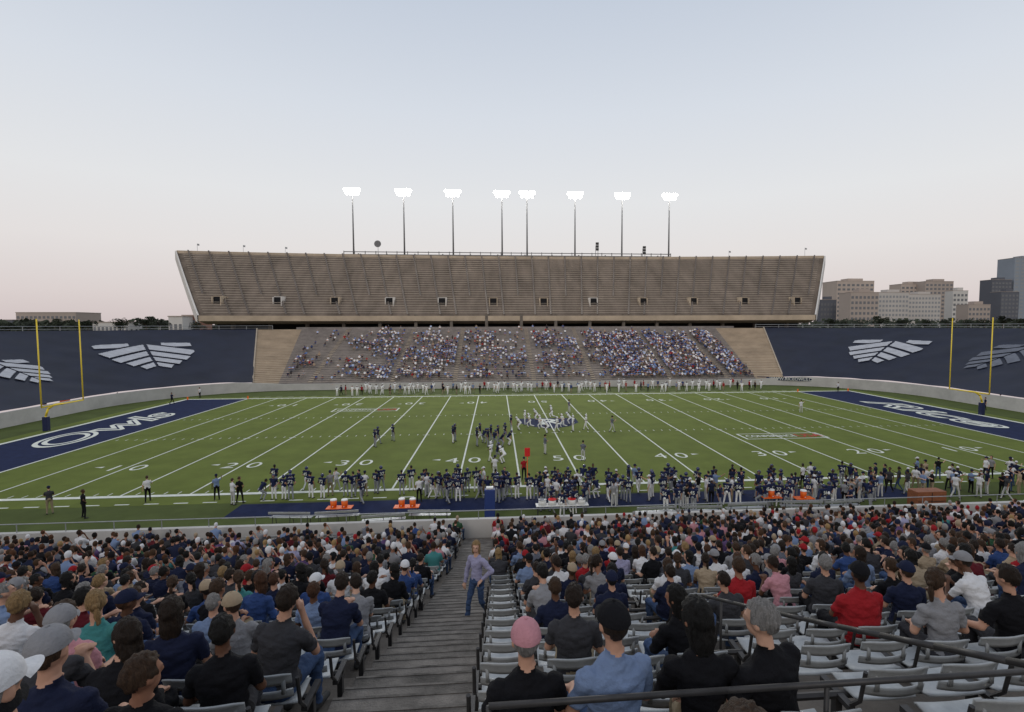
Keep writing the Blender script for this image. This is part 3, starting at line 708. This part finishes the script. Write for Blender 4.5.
for p in ind:
    i=p['row']
    tr=R.choice([denim,denim,khaki,blackc,cloth['dark grey']])
    o=person('person',SITV[p['v']],(p['x'],ROWY[i]-.12,ROWZ[i]+p['dz']),rad(R.uniform(-16,16)),cloth[p['shirt']],tr,skins[p['skin']],p['hair'],p['hc'],p['cap'],R.uniform(.92,1.03))
    hd=(p['cap']+' cap') if p['cap'] else (p['hc']+' hair')
    T(o,'person, %s, %s top, %s seat %s of aisle, %s row from front'%(hd,p['shirt'],ordn(p['ord']),p['side'],ordn(i+1)),'person','spectators in the near stand')
WV=variant(kind='stand',arms=('hip','hang'),legs='walk',w=.82,sleeve='long',hy=20,slim=.84)
o=person('person',WV,(-.40,10.,zt(10.1)-.02),rad(150),cloth['lavender'],denim,skins[1],'long','blond',None,.96)
T(o,'blond woman in pale lavender top and jeans standing on the stair aisle','person')
def lowbase(dec,vox,**k):
    me,reg,hm=fig(vox=vox,fing=False,dec=dec,**k); me.calc_loop_triangles(); n=len(me.loop_triangles)
    tr=np.zeros(n*3,int); me.loop_triangles.foreach_get('vertices',tr); pi=np.zeros(n,int); me.loop_triangles.foreach_get('polygon_index',pi)
    v=np.zeros(len(me.vertices)*3); me.vertices.foreach_get('co',v); v=v.reshape(-1,3); tr=tr.reshape(-1,3); rg=reg[pi].copy()
    key=np.sort(tr,axis=1); _,ui=np.unique(key,axis=0,return_index=True); ui=np.sort(ui); tr=tr[ui]; rg=rg[ui]
    ok=(tr[:,0]!=tr[:,1])&(tr[:,1]!=tr[:,2])&(tr[:,0]!=tr[:,2]); tr=tr[ok]; rg=rg[ok]
    ce=v[tr].mean(axis=1); hl=np.array([(hm.inverted()@Vector(c))[:] for c in ce])
    hs=(np.abs(hl[:,2])<.2)&(rg==0)&(np.linalg.norm(hl,axis=1)<.16)&((hl[:,1]<.03)|(hl[:,2]>.06))&(hl[:,2]>-.06)
    rg[hs]=6; return v,tr,rg
def merged(name,items,bases):
    V=[];Fc=[];Cl=[];n=0
    for (x,y,z,rz,s,bi,cols) in items:
        v,t,rg=bases[bi]; c,sn=math.cos(rz),math.sin(rz)
        V.append(np.stack([(v[:,0]*c-v[:,1]*sn)*s+x,(v[:,0]*sn+v[:,1]*c)*s+y,v[:,2]*s+z],1)); Fc.append(t+n); n+=len(v)
        Cl.append(np.array([cols[k] for k in range(7)])[rg])
    V=np.concatenate(V);Fc=np.concatenate(Fc);Cl=np.concatenate(Cl)
    me=bpy.data.meshes.new(name); me.vertices.add(len(V)); me.vertices.foreach_set('co',V.ravel()); me.loops.add(Fc.size); me.loops.foreach_set('vertex_index',Fc.ravel().astype(np.int32))
    me.polygons.add(len(Fc)); me.polygons.foreach_set('loop_start',np.arange(0,Fc.size,3,dtype=np.int32))
    me.update(calc_edges=True)
    a=me.attributes.new('tint','FLOAT_COLOR','FACE')
    if len(a.data)==len(Cl): a.data.foreach_set('color',np.concatenate([Cl,np.ones((len(Cl),1))],1).ravel())
    me.polygons.foreach_set('use_smooth',[True]*len(me.polygons)); me.validate()
    me.materials.append(M_crowd)
    o=bpy.data.objects.new(name,me); C.objects.link(o); return o
SK=[(.42,.22,.15),(.5,.28,.2),(.27,.13,.08),(.10,.045,.025)]
def cols(shirt,hc,cap,skin,tr): 
    h=COL[cap] if cap else HAIR[hc]; return [skin,shirt,tr,(.03,.03,.03),skin,skin,h]
LB=[lowbase(.45,.03,arms=('thigh','thigh')),lowbase(.45,.03,arms=('fold','fold'),hy=30,w=.9,roll=5),lowbase(.45,.03,lean=20,arms=('knee','knee'),hy=-10),lowbase(.45,.03,arms=('thigh','chin'),hy=-30,fat=.03,roll=-5)]
TR=[(.05,.075,.13),(.03,.03,.035),(.2,.16,.1),(.15,.15,.15)]
it=[]
for p in rest:
    i=p['row']; it.append((p['x'],ROWY[i]-.12,ROWZ[i],rad(R.uniform(-25,25)),R.uniform(.9,1.1),R.randrange(4),cols(COL[p['shirt']],p['hc'],p['cap'],SK[p['skin']],R.choice(TR))))
T(merged('spectator_crowd',it,LB),'farther seated spectators filling the lower rows of the near stand','crowd',None,'stuff')
FB=[lowbase(.35,.07,arms=('thigh','thigh')),lowbase(.35,.07,arms=('fold','fold'),w=.9)]
it=[]
FCOL=[COL['navy'],COL['blue'],(.14,.22,.42),(.72,.72,.72),COL['grey'],COL['dark grey'],COL['red'],COL['tan'],(.40,.48,.66),(.06,.10,.24)]
for k in range(33):
    d=.8*k+.35; z=FZ0+FRI*(k+1)
    x=CX-46
    while x<CX+43:
        x+=.55
        if any(abs(x-a)<.62 for a in FA): continue
        f=(x-CX)/46
        dn=.12 if f<-.78 else .36 if f<-.2 else .42 if f<.12 else .24 if f<.34 else .92
        if .12<f<.34 and 10<k<24: dn=.62
        if -.6<f<-.3 and 6<k<24: dn+=.18
        dn+=.75*noise.noise(Vector((x*.14,k*.17,1.)))+.35*noise.noise(Vector((x*.5,k*.5,7.)))
        if k>28: dn*=.3
        if k<3: dn+=.2
        if f>.36 and k>26: dn-=.3
        if R.random()>dn: continue
        if abs(x-CX)>41:
            ph=math.degrees(math.atan((abs(x-CX)-41)/(RR+d))); sd=1 if x>CX else -1
            if ph>SA[sd]-.6: continue
            X,Y=P(('c',sd,ph),d+.0)
        else: X,Y=x,CY+B_+d
        it.append((X,Y,z+R.choice([0,0,0,.35]),math.pi+R.uniform(-.3,.3),R.uniform(.92,1.1),R.randrange(2),cols(R.choices(FCOL,[15,12,14,20,7,7,3,5,14,10])[0],R.choice(list(HAIR)),R.choice([None,None,'white','navy']),R.choice(SK),R.choice(TR))))
T(merged('spectator_crowd',it,FB),'distant crowd seated in the lower stand across the field','crowd',None,'stuff')
# ---------------------------------------------------------------- players
jn=mat('navy_jersey',(.010,.015,.050),.8,.1,5,spec=.2); jw=mat('white_jersey',(.78,.78,.78),.8,.08,5); pg=mat('grey_football_trousers',(.24,.25,.27),.75,.1,5); pw=mat('white_football_trousers',(.70,.70,.70),.75,.08,5)
hn=mat('navy_helmet',(.015,.022,.08),.25,spec=.6); hw_=mat('white_helmet',(.7,.7,.72),.25,spec=.6)
def PVf(**k): return variant(kind='stand',pads=True,vox=.022,fing=False,**k)
PV=[PVf(legs='stand',arms=('hip','hang'),hy=10),PVf(legs='wide',arms=('hang','hang'),hy=-30),PVf(legs='walk',arms=('run','hang')),PVf(legs='run',arms=('run','run2'),lean=14),PVf(legs='crouch',arms=('bend','bend'),lean=38),PVf(legs='stand',arms=('hip','hip'),hy=25)]
SV=[variant(kind='stand',legs='stand',arms=('fold','fold'),vox=.022,fing=False,hy=10),
    variant(kind='stand',legs='wide',arms=('hang','hip'),vox=.022,fing=False,hy=-30),
    variant(kind='stand',legs='walk',arms=('hang','run2'),vox=.022,fing=False),
    variant(kind='stand',legs='stand',arms=('hang','point'),vox=.022,fing=False)]
def helmet():
    b=bmesh.new(); q=bmesh.ops.create_uvsphere(b,u_segments=18,v_segments=14,radius=1)
    for w in q['verts']: w.co=Vector((w.co.x*.118,w.co.y*.138,w.co.z*.135))+Vector((0,-.008,.015))
    bmesh.ops.delete(b,geom=[v for v in b.verts if (v.co.y>.06 and v.co.z<.05) or v.co.z<-.095],context='VERTS')
    me=bpy.data.meshes.new('h'); b.to_mesh(me); b.free()
    m=MB(); m.v=[tuple(v.co) for v in me.vertices]; m.f=[tuple(p.vertices) for p in me.polygons]; m.m=[0]*len(m.f)
    for z in (.0,-.04,-.08): m.path([(.105*math.sin(rad(t)),.02+.135*math.cos(rad(t)),z) for t in range(-80,81,20)],.006,5,1)
    m.path([(0,.145,.05),(0,.158,0),(0,.155,-.08)],.006,5,1)
    o=m.mesh('helmet',[hn,M_steel]); o.polygons.foreach_set('use_smooth',[True]*len(o.polygons)); return o
HM=helmet()
NM=[textmesh(str(n),.30,M_line,ex=.004) for n in (12,24,37,45,56,68,72,83,91,7)]
def player(vi,x,y,rz,white,number=False,helm=True,z=0):
    me,hm=PV[vi]; o=inst('football_player',me,None,(x,y,z),rz,R.uniform(.97,1.06)); sk=R.choice([skins[0],skins[2],skins[3],skins[3]])
    setslot(o,0,sk); setslot(o,1,jw if white else jn); setslot(o,2,pw if white else R.choice([pg,pg,pw]))
    if helm:
        h=inst('helmet',HM,o); h.matrix_local=hm; setslot(h,0,hw_ if white else hn)
    else:
        h=inst('hair',SH['thin'],o); h.matrix_local=hm; setslot(h,0,hairm['black'])
    if number and vi!=4 and vi!=3 and not white:
        q=inst('jersey_number',R.choice(NM),o,(0,-.138,1.22)); q.rotation_euler=(rad(90),0,0)
    return o
placed=[]
def free(x,y,m=.45):
    if any((x-a)**2+(y-b)**2<m*m for a,b in placed): return False
    placed.append((x,y)); return True
sl=[]
pxs=[R.uniform(262,440) for _ in range(26)]+[R.uniform(440,545) for _ in range(28)]+[R.uniform(545,880) for _ in range(120)]
for px in pxs:
    for tr_ in range(20):
        py=R.gauss(496,3.5) if px<545 else R.choice([R.gauss(494,4),R.gauss(505,5)])
        py-=(px-550)*.010
        q=px+R.gauss(0,6); x,y=ground(q,max(486,min(517,py)))
        if free(x,y,.42): sl.append((x,y)); break
sl.sort(key=lambda p:math.atan2(p[0],p[1]))
for k,(x,y) in enumerate(sl):
    if R.random()<.70:
        hl=R.random()<.5; o=player(R.choice([0,1,2,5,0,5,2,4 if R.random()<.4 else 0]),x,y,R.uniform(-.9,.9)+(math.pi*R.uniform(.4,1.6) if R.random()<.2 else 0),False,True,hl)
        T(o,'navy player %s on the near sideline, %s figure from the left'%('in helmet' if hl else 'without helmet',ordn(k+1)),'player','players and staff along the near sideline')
    else:
        s=R.choice(['white','navy','grey','black','light blue','white']); cp=R.choice([None,'white','navy']); o=person('sideline_staff',R.choice(SV),(x,y,0),R.uniform(-2,2),cloth[s],R.choice([khaki,blackc,whitep]),R.choice(skins),'short','dark brown',cp,R.uniform(.96,1.03))
        T(o,'staff member in %s shirt on the near sideline, %s figure from the left'%(s,ordn(k+1)),'person','players and staff along the near sideline')
for k,(px,py,s,t_,nm) in enumerate([(50,514,'dark grey',khaki,'far left in grey jacket'),(84,518,'black',blackc,'in black beside the grey jacketed one'),(148,502,'white',blackc,'in white shirt on left sideline'),(217,500,'light blue',blackc,'in light blue near left sideline'),(233,505,'white',whitep,'all in white left of the bench'),(240,503,'black',blackc,'in black beside the white dressed one'),(495,478,'white',whitep,'in white on the centre sideline'),(524,480,'red',blackc,'in red holding the red marker')]):
    x,y=ground(px,py); o=person('sideline_staff',SV[k%4],(x,y,0),R.uniform(-.8,.8),cloth[s],t_,R.choice(skins),'short','brown',R.choice([None,'navy']),1.02)
    T(o,'standing person '+nm,'person')
rs=[]
for _ in range(34):
    px=R.uniform(876,1022); 
    for q in range(12):
        x,y=ground(px+R.gauss(0,4),R.choice([R.uniform(478,488),R.uniform(490,500)]))
        if free(x,y,.5): rs.append((x,y)); break
rs.sort(key=lambda p:math.atan2(p[0],p[1]))
for k,(x,y) in enumerate(rs):
    s=R.choice(['white','white','navy','grey','black','light blue','tan','dark grey','navy']); o=person('sideline_staff',R.choice(SV),(x,y,0),R.uniform(-2,2),cloth[s],R.choice([khaki,blackc,denim,whitep]),R.choice(skins),R.choice(['short','tail']),R.choice(['dark brown','brown','black']),R.choice([None,'white','navy']),R.uniform(.94,1.03))
    T(o,'standing person in %s top right of the last players, %s from the left there'%(s,ordn(k+1)),'person','people standing beyond the right end of the team area')
FP=[(375,447,0),(378,444,0),(393,441,0),(453,443,0),(455,441,0),(477,446,0),(480,440,0),(484,443,0),(488,447,0),(491,442,0),(494,448,0),(498,443,0),(502,447,0),(505,440,0),(509,445,0),(511,431,0),(519,430,1),(525,425,1),(530,429,1),(536,420,1),(541,431,1),(547,433,1),(552,419,1),(557,432,1),(563,429,1),(569,424,1),(573,431,1),(586,430,1),(545,454,2),(583,461,2),(801,413,2),(569,413,2),(612,432,2),(497,462,0),(503,463,1),(491,462,1)]
FP.sort()
for k,(px,py,w_) in enumerate(FP):
    x,y=ground(px,py)
    if w_==2:
        o=person('referee',SV[k%4],(x,y,0),R.uniform(-2,2),cloth['striped grey'] if px!=801 else cloth['white'],whitep,skins[0],'short','brown','black' ,1.03); T(o,'official in striped shirt on the field, %s figure from left on the grass'%ordn(k+1),'person','officials on the field'); continue
    o=player(R.choice([2,3,0,4,1]),x,y,(math.pi/2 if w_ else -math.pi/2)*R.uniform(.5,1.2),bool(w_),True,True)
    T(o,'%s player out on the grass, %s figure from left on the field'%('white uniformed' if w_ else 'navy uniformed',ordn(k+1)),'player','players out on the field')
placed=[]; fl=[]
for px in range(340,762,4):
    for q in range(10):
        x,y=ground(px+R.uniform(-3,3),R.uniform(389.,394.)-(px-550)*.012)
        if free(x,y,.6): fl.append((x,y)); break
for k,(x,y) in enumerate(fl):
    if R.random()<.62:
        o=player(R.choice([0,1,2,5]),x,y,math.pi+R.uniform(-.8,.8),True,False,R.random()<.6); T(o,'white uniformed player on the far sideline, %s figure from the left'%ordn(k+1),'player','players and staff along the far sideline')
    else:
        s=R.choice(['red','navy','blue','black','light blue','red']); o=person('sideline_staff',R.choice(SV),(x,y,0),math.pi+R.uniform(-1,1),cloth[s],R.choice([khaki,blackc]),R.choice(skins),'short','dark brown',None,1.0)
        T(o,'person in %s shirt on the far sideline, %s figure from the left'%(s,ordn(k+1)),'person','players and staff along the far sideline')
for k,(px,py,s,nm) in enumerate([(45,413,'navy','leftmost'),(118,404,'navy','second'),(172,404,'navy','third'),(200,398,'white','nearest the tan wedge'),(838,392,'white','by the banner'),(985,410,'navy','left of the rightmost'),(1000,406,'white','rightmost')]):
    x,y=ground(px,py); o=person('sideline_staff',SV[k%4],(x,y,0),R.uniform(0,6),cloth[s],blackc,skins[0],'short','brown',None,1.); T(o,'small distant person in %s top by the %s end wall, %s'%(s,'left' if px<500 else 'right',nm),'person','people by the end walls')
# ---------------------------------------------------------------- sideline equipment
def bench():
    r=empty('team_bench'); b=MB(); 
    for k in range(2): b.box((0,-.10+.19*k,.46),(3.6,.16,.04))
    b.build('seat',M_galv,r,bevel=.008); b=MB(); b.box((0,-.3,.78),(3.6,.04,.14)); b.build('backrest',M_galv,r,bevel=.008)
    for x in (-1.5,0,1.5):
        b=MB(); b.path([(x,.2,0),(x,.12,.44),(x,-.22,.44),(x,-.30,.9)],.025,6); b.tube((x,-.3,0),(x,-.2,.44),.025,n=6); b.build('leg',M_steel,r)
    return r
bn=None; BP=[(292,526),(338,525),(384,525),(430,524),(655,518),(700,517),(745,516),(800,514),(840,513)]
for k,(px,py) in enumerate(BP):
    if bn is None: bn=bench(); o=bn
    else: o=copytree(bn)
    x,y=ground(px,py+R.uniform(-2,2)); o.location=(x,y,0); o.rotation_euler=(0,0,R.uniform(-.10,.10)); o.scale=(.68,1,1); T(o,'silver team bench behind the near sideline, %s bench from the left'%ordn(k+1),'bench','team benches')
def cooler():
    r=empty('drink_cooler'); b=MB(); b.tube((0,0,0),(0,0,.42),.17,.19,16); b.build('barrel',M_orange,r,True); b=MB(); b.tube((0,0,.42),(0,0,.48),.2,.18,16); b.build('lid',M_whitep,r); b=MB(); b.box((0,-.2,.08),(.05,.06,.04)); b.build('tap',M_whitep,r); return r
ck=None
for k,(px,py,z) in enumerate([(334,519,.74),(345,519,.74),(402,518,.74),(413,518,.74),(771,508,.74),(803,509,.74)]):
    if ck is None: ck=cooler(); o=ck
    else:o=copytree(ck)
    x,y=ground(px,py); o.location=(x,y,z); T(o,'orange drink cooler on a sideline table, %s cooler from the left'%ordn(k+1),'cooler','orange drink coolers')
def table(m,L):
    r=empty('folding_table'); b=MB(); b.box((0,0,.72),(L,.6,.04)); b.build('tabletop',m,r,bevel=.01)
    for sx in(-1,1):
        for sy in(-1,1): b=MB(); b.tube((sx*(L/2-.12),sy*.25,0),(sx*(L/2-.12),sy*.25,.7),.02,n=6); b.build('leg',M_steel,r)
    return r
for px,py,L,m,lb in ((340,519,1.5,M_orange,'orange topped table under two coolers, left one'),(407,518,1.5,M_orange,'orange topped table under two coolers, second from left'),(771,508,1.2,M_orange,'orange topped table under a cooler right of centre'),(803,509,1.2,M_orange,'orange topped table under the rightmost cooler'),(562,516,3.2,M_whitep,'long white folding table at the centre of the sideline')):
    o=table(m,L); x,y=ground(px,py); o.location=(x,y,0); T(o,lb,'table')
tx,ty=ground(562,516)
for k in range(5):
    b=MB(); b.tube((0,0,0),(0,0,.3),.24,.24,16); o=b.build('drum',M_whitep,None,True); b=MB(); b.tube((0,0,.3),(0,0,.33),.255,n=16); b.build('rim',M_redc if k%2 else M_galv,o); o.location=(tx-1.2+.6*k,ty,.74); T(o,'white drum with %s rim on white table, %s from left'%('red' if k%2 else 'silver',ordn(k+1)),'drum','drums on the white table')
x,y=ground(490,524); b=MB(); b.box((0,0,1.05),(.62,.5,2.1)); o=b.build('padded_post',M_bluep,bevel=.06); o.location=(x,y,0); T(o,'tall blue padded post at the foot of the stair aisle','padded post'); b=MB(); b.box((0,0,2.16),(.4,.3,.1)); b.build('cap_plate',M_whitep,o)
x,y=ground(926,512); r=empty('equipment_cabinet',(x,y,0)); T(r,'brown wooden equipment cabinet on wheels behind right sideline','cabinet')
b=MB(); b.box((0,0,.8),(1.9,.8,1.2)); b.build('body',M_brown,r,bevel=.02); b=MB(); b.box((0,-.41,.8),(1.8,.02,.03)); b.box((0,-.41,.8),(.03,.02,1.1)); b.build('door_gap',M_dark,r)
for sx in(-1,1):
    for sy in (-1,1): b=MB(); b.tube((sx*.75,sy*.3-.03,.1),(sx*.75,sy*.3+.03,.1),.1,n=12); b.build('wheel',M_steel,r)
x,y=ground(524,481); b=MB(); b.tube((0,0,0),(0,0,2.2),.03,n=8); o=b.build('down_marker',M_orange); o.location=(x+.25,y-.1,0); T(o,'red down marker on a pole at the centre sideline','marker'); b=MB(); b.box((0,0,2.2),(.4,.08,.65)); b.build('marker_board',M_redc,o,bevel=.03)
x,y=ground(65,402); b=MB(); b.box((0,0,.5),(.9,.9,1.)); o=b.build('orange_crate',M_orange,bevel=.05); o.location=(x,y,0); T(o,'small orange crate behind the left goal post','crate'); b=MB(); b.box((0,0,1.04),(.95,.95,.08)); b.build('lid',M_redc,o)
# ---------------------------------------------------------------- trees
def treemesh(seed,hh=9.,w=4.):
    r=random.Random(seed); b=MB(); b.tube((0,0,0),(.1,.1,hh*.45),.3,.2,7,0)
    for k in range(5):
        a=r.uniform(0,6.28); b.tube((.1,.1,hh*(.3+.04*k)),(math.cos(a)*w*.5,math.sin(a)*w*.5,hh*(.6+.05*k)),.13,.05,5,0)
    tm=b.mesh('trunk',M_bark); b=MB(); cl=[(r.uniform(-1,1)*w*.6,r.uniform(-1,1)*w*.6,hh*r.uniform(.45,.9),r.uniform(.25,.42)*w) for _ in range(13)]
    for (cx,cy,cz,cr) in cl:
        for q in range(60):
            d=Vector((r.gauss(0,1),r.gauss(0,1),r.gauss(0,1))).normalized()*cr*r.uniform(.6,1.08); c=Vector((cx,cy,cz+d.z*.2))+Vector((d.x,d.y,d.z*.8)); u=Vector((r.gauss(0,1),r.gauss(0,1),r.gauss(0,1))).normalized(); v=u.orthogonal().normalized(); s=r.uniform(.25,.5)
            b.poly([c-u*s,c-v*s*.6,c+u*s,c+v*s*.6])
    return tm,b.mesh('crown',M_leaf)
TM=[treemesh(1),treemesh(2,7.5,5.),treemesh(3,10,3.6)]
TP=[(8,205),(28,215),(60,190),(88,230),(120,215),(146,185),(160,210),(198,190),(830,200),(842,210),(858,190),(880,205),(902,195),(925,215),(948,190),(968,205),(985,195),(1003,215),(1020,188)]
for k,(px,Y) in enumerate(TP):
    x=pxX(px,Y,12); tm,cm=TM[k%3]; r=empty('tree',(x,Y,9.3),k*1.3); s=R.uniform(.42,.62); r.scale=(s*1.5,s*1.5,s); inst('trunk',tm,r); inst('crown',cm,r)
    T(r,'dark %s tree beyond the %s rim, %s tree from the left'%(('round','broad','narrow')[k%3],'left' if px<500 else 'right',ordn(k+1)),'tree','trees beyond the stadium rim')
r_=random.Random(5); b=MB()
for (p0,p1) in ((-60,330),(700,1090)):
    for k in range(2200):
        px=r_.uniform(p0,p1); Y=r_.uniform(330,420); x=pxX(px,Y,14); hgt=12+2.2*noise.noise(Vector((x*.03,Y*.02,0)))+1.2*noise.noise(Vector((x*.12,0,5)))
        c=Vector((x,Y,r_.uniform(7.5,hgt+2.2))); u=Vector((r_.gauss(0,1),r_.gauss(0,1),r_.gauss(0,1))).normalized(); v=u.orthogonal().normalized(); s=r_.uniform(1.2,2.4); b.poly([c-u*s,c-v*s*.7,c+u*s,c+v*s*.7])
T(b.build('woods',M_leaf),'far dark line of trees on the horizon','woods',None,'stuff')
# ---------------------------------------------------------------- buildings
def bmat(n,c): return mat('hazed_facade_'+n,c,.85,.08,.03,world=True)
bm_={'beige':bmat('beige',(.44,.37,.32)),'pale':bmat('pale',(.48,.45,.42)),'tan':bmat('tan',(.38,.32,.28)),'dark':bmat('dark',(.11,.115,.135)),'glass':bmat('glass',(.24,.27,.31)),'white':bmat('white',(.55,.53,.5)),'brick':bmat('brick',(.28,.14,.10))}  # facade colours lifted toward the sky to paint in haze
ub=MB(); ub.box((0,0,0),(1,1,1)); WME={id(M_glass):ub.mesh('window',M_glass),id(M_glassl):ub.mesh('window',M_glassl)}
def building(px0,px1,ytop,Y,mk,floors,label,name='office_building',win=M_glass,pent=True,nc=0):
    x0,x1=pxX(px0,Y,20),pxX(px1,Y,20); w=x1-x0; d=Y*.98; top=H+(325-ytop)/F*d; g=8.; dep=min(max(w*.6,12),40); r=empty(name,((x0+x1)/2,Y+dep/2,g)); T(r,label,'building'); h=top-g
    b=MB(); b.box((0,0,h/2),(w,dep,h)); b.build('wall',bm_[mk],r)
    fh=(h)/(floors+.5)
    for k in range(floors):
        z=fh*(k+.55)
        for q in range(nc): inst('window',WME[id(win)],r,(-w/2+w*(q+.5)/nc,-dep/2-.05,z),0,(w/nc*.6,.12,fh*.5))
    if pent: b=MB(); b.box((w*.1,0,h+fh*.35),(w*.4,dep*.5,fh*.7)); b.build('penthouse',bm_[mk],r)
    b=MB(); b.box((0,0,h+.2),(w+.6,dep+.6,.5)); b.build('roof',bm_['tan'],r)
building(836,873,279,820,'beige',10,'beige mid rise block, left one of the right skyline',nc=8)
building(820,836,299,700,'dark',5,'dark low block just right of the upper deck',nc=5)
building(850,878,291,650,'tan',6,'tan block in front of the beige mid rise',nc=7)
building(878,908,291,700,'pale',7,'pale wide hospital block right of the beige mid rise',win=M_glassl,nc=9)
building(900,925,282,900,'beige',10,'beige block with penthouse behind the pale hospital block',nc=6)
building(924,952,279,880,'tan',11,'tan tower with many windows at centre of right skyline',nc=7)
building(908,940,293,720,'pale',7,'pale long block before the tan tower',win=M_glassl,nc=10)
building(952,967,289,760,'white',7,'slim whitish block right of the tan tower',nc=4)
building(968,990,304,640,'tan',4,'low tan block between slim white block and dark tower',nc=6)
building(990,1010,277,900,'dark',12,'dark glass tower near right edge',nc=6)
building(1012,1040,253,900,'glass',18,'tall grey glass tower at the right edge',win=M_glassl,nc=5)
building(1000,1018,290,800,'dark',8,'dark block in front of the glass towers',nc=5)
building(16,76,312,520,'tan',3,'long low tan building on the left horizon',nc=14,pent=False)
building(-20,12,319,500,'dark',2,'dark low building at the left edge',nc=8,pent=False)
building(92,128,321.5,330,'white',1,'long white low building beyond the left rim',name='shed',pent=False,nc=9)
building(168,182,316,300,'white',1,'small white house left of the upper deck',name='house',pent=False,nc=3)
building(182,200,315,310,'brick',2,'small red brick house beside the upper deck corner',name='house',pent=False,nc=4)
# ---------------------------------------------------------------- world and added fill lamp
w=bpy.data.worlds.new('World'); sc.world=w; w.use_nodes=True; nt=w.node_tree; N=nt.nodes; L=nt.links
bg=N['Background']; tc=N.new('ShaderNodeTexCoord'); sp=N.new('ShaderNodeSeparateXYZ'); L.new(tc.outputs['Generated'],sp.inputs[0])
ramp=N.new('ShaderNodeValToRGB'); L.new(sp.outputs['Z'],ramp.inputs[0]); cr=ramp.color_ramp
stops=[(0,(.61,.53,.53)),(.05,(.69,.62,.615)),(.13,(.76,.725,.72)),(.22,(.76,.765,.78)),(.36,(.67,.71,.775)),(.52,(.54,.60,.70)),(1,(.42,.47,.57))]
while len(cr.elements)<len(stops): cr.elements.new(.5)
for e,(p,c) in zip(cr.elements,stops): e.position=p; e.color=(*c,1)
sky=N.new('ShaderNodeTexSky'); sky.sky_type='NISHITA'; sky.sun_disc=False; sky.sun_elevation=rad(4); sky.sun_rotation=rad(200)
sk=N.new('ShaderNodeVectorMath'); sk.operation='SCALE'; sk.inputs['Scale'].default_value=.006; L.new(sky.outputs[0],sk.inputs[0])
ad=N.new('ShaderNodeVectorMath'); ad.operation='ADD'; L.new(ramp.outputs[0],ad.inputs[0]); L.new(sk.outputs[0],ad.inputs[1])
L.new(ad.outputs[0],bg.inputs[0]); bg.inputs[1].default_value=1.
sl_=bpy.data.lights.new('dusk_fill','SUN'); sl_.energy=.7; sl_.angle=rad(25); sl_.color=(1,.88,.76); so=bpy.data.objects.new('dusk_fill',sl_); C.objects.link(so)  # added soft fill from behind the camera; the sun itself is down
so.rotation_euler=Vector((.35,1,-.62)).to_track_quat('-Z','Y').to_euler()
sc.view_settings.view_transform='Standard'; sc.view_settings.look='None'; sc.view_settings.exposure=0
print('PEOPLE',len(ppl),len(ind),len(rest),'sideline',len(sl),len(fl))
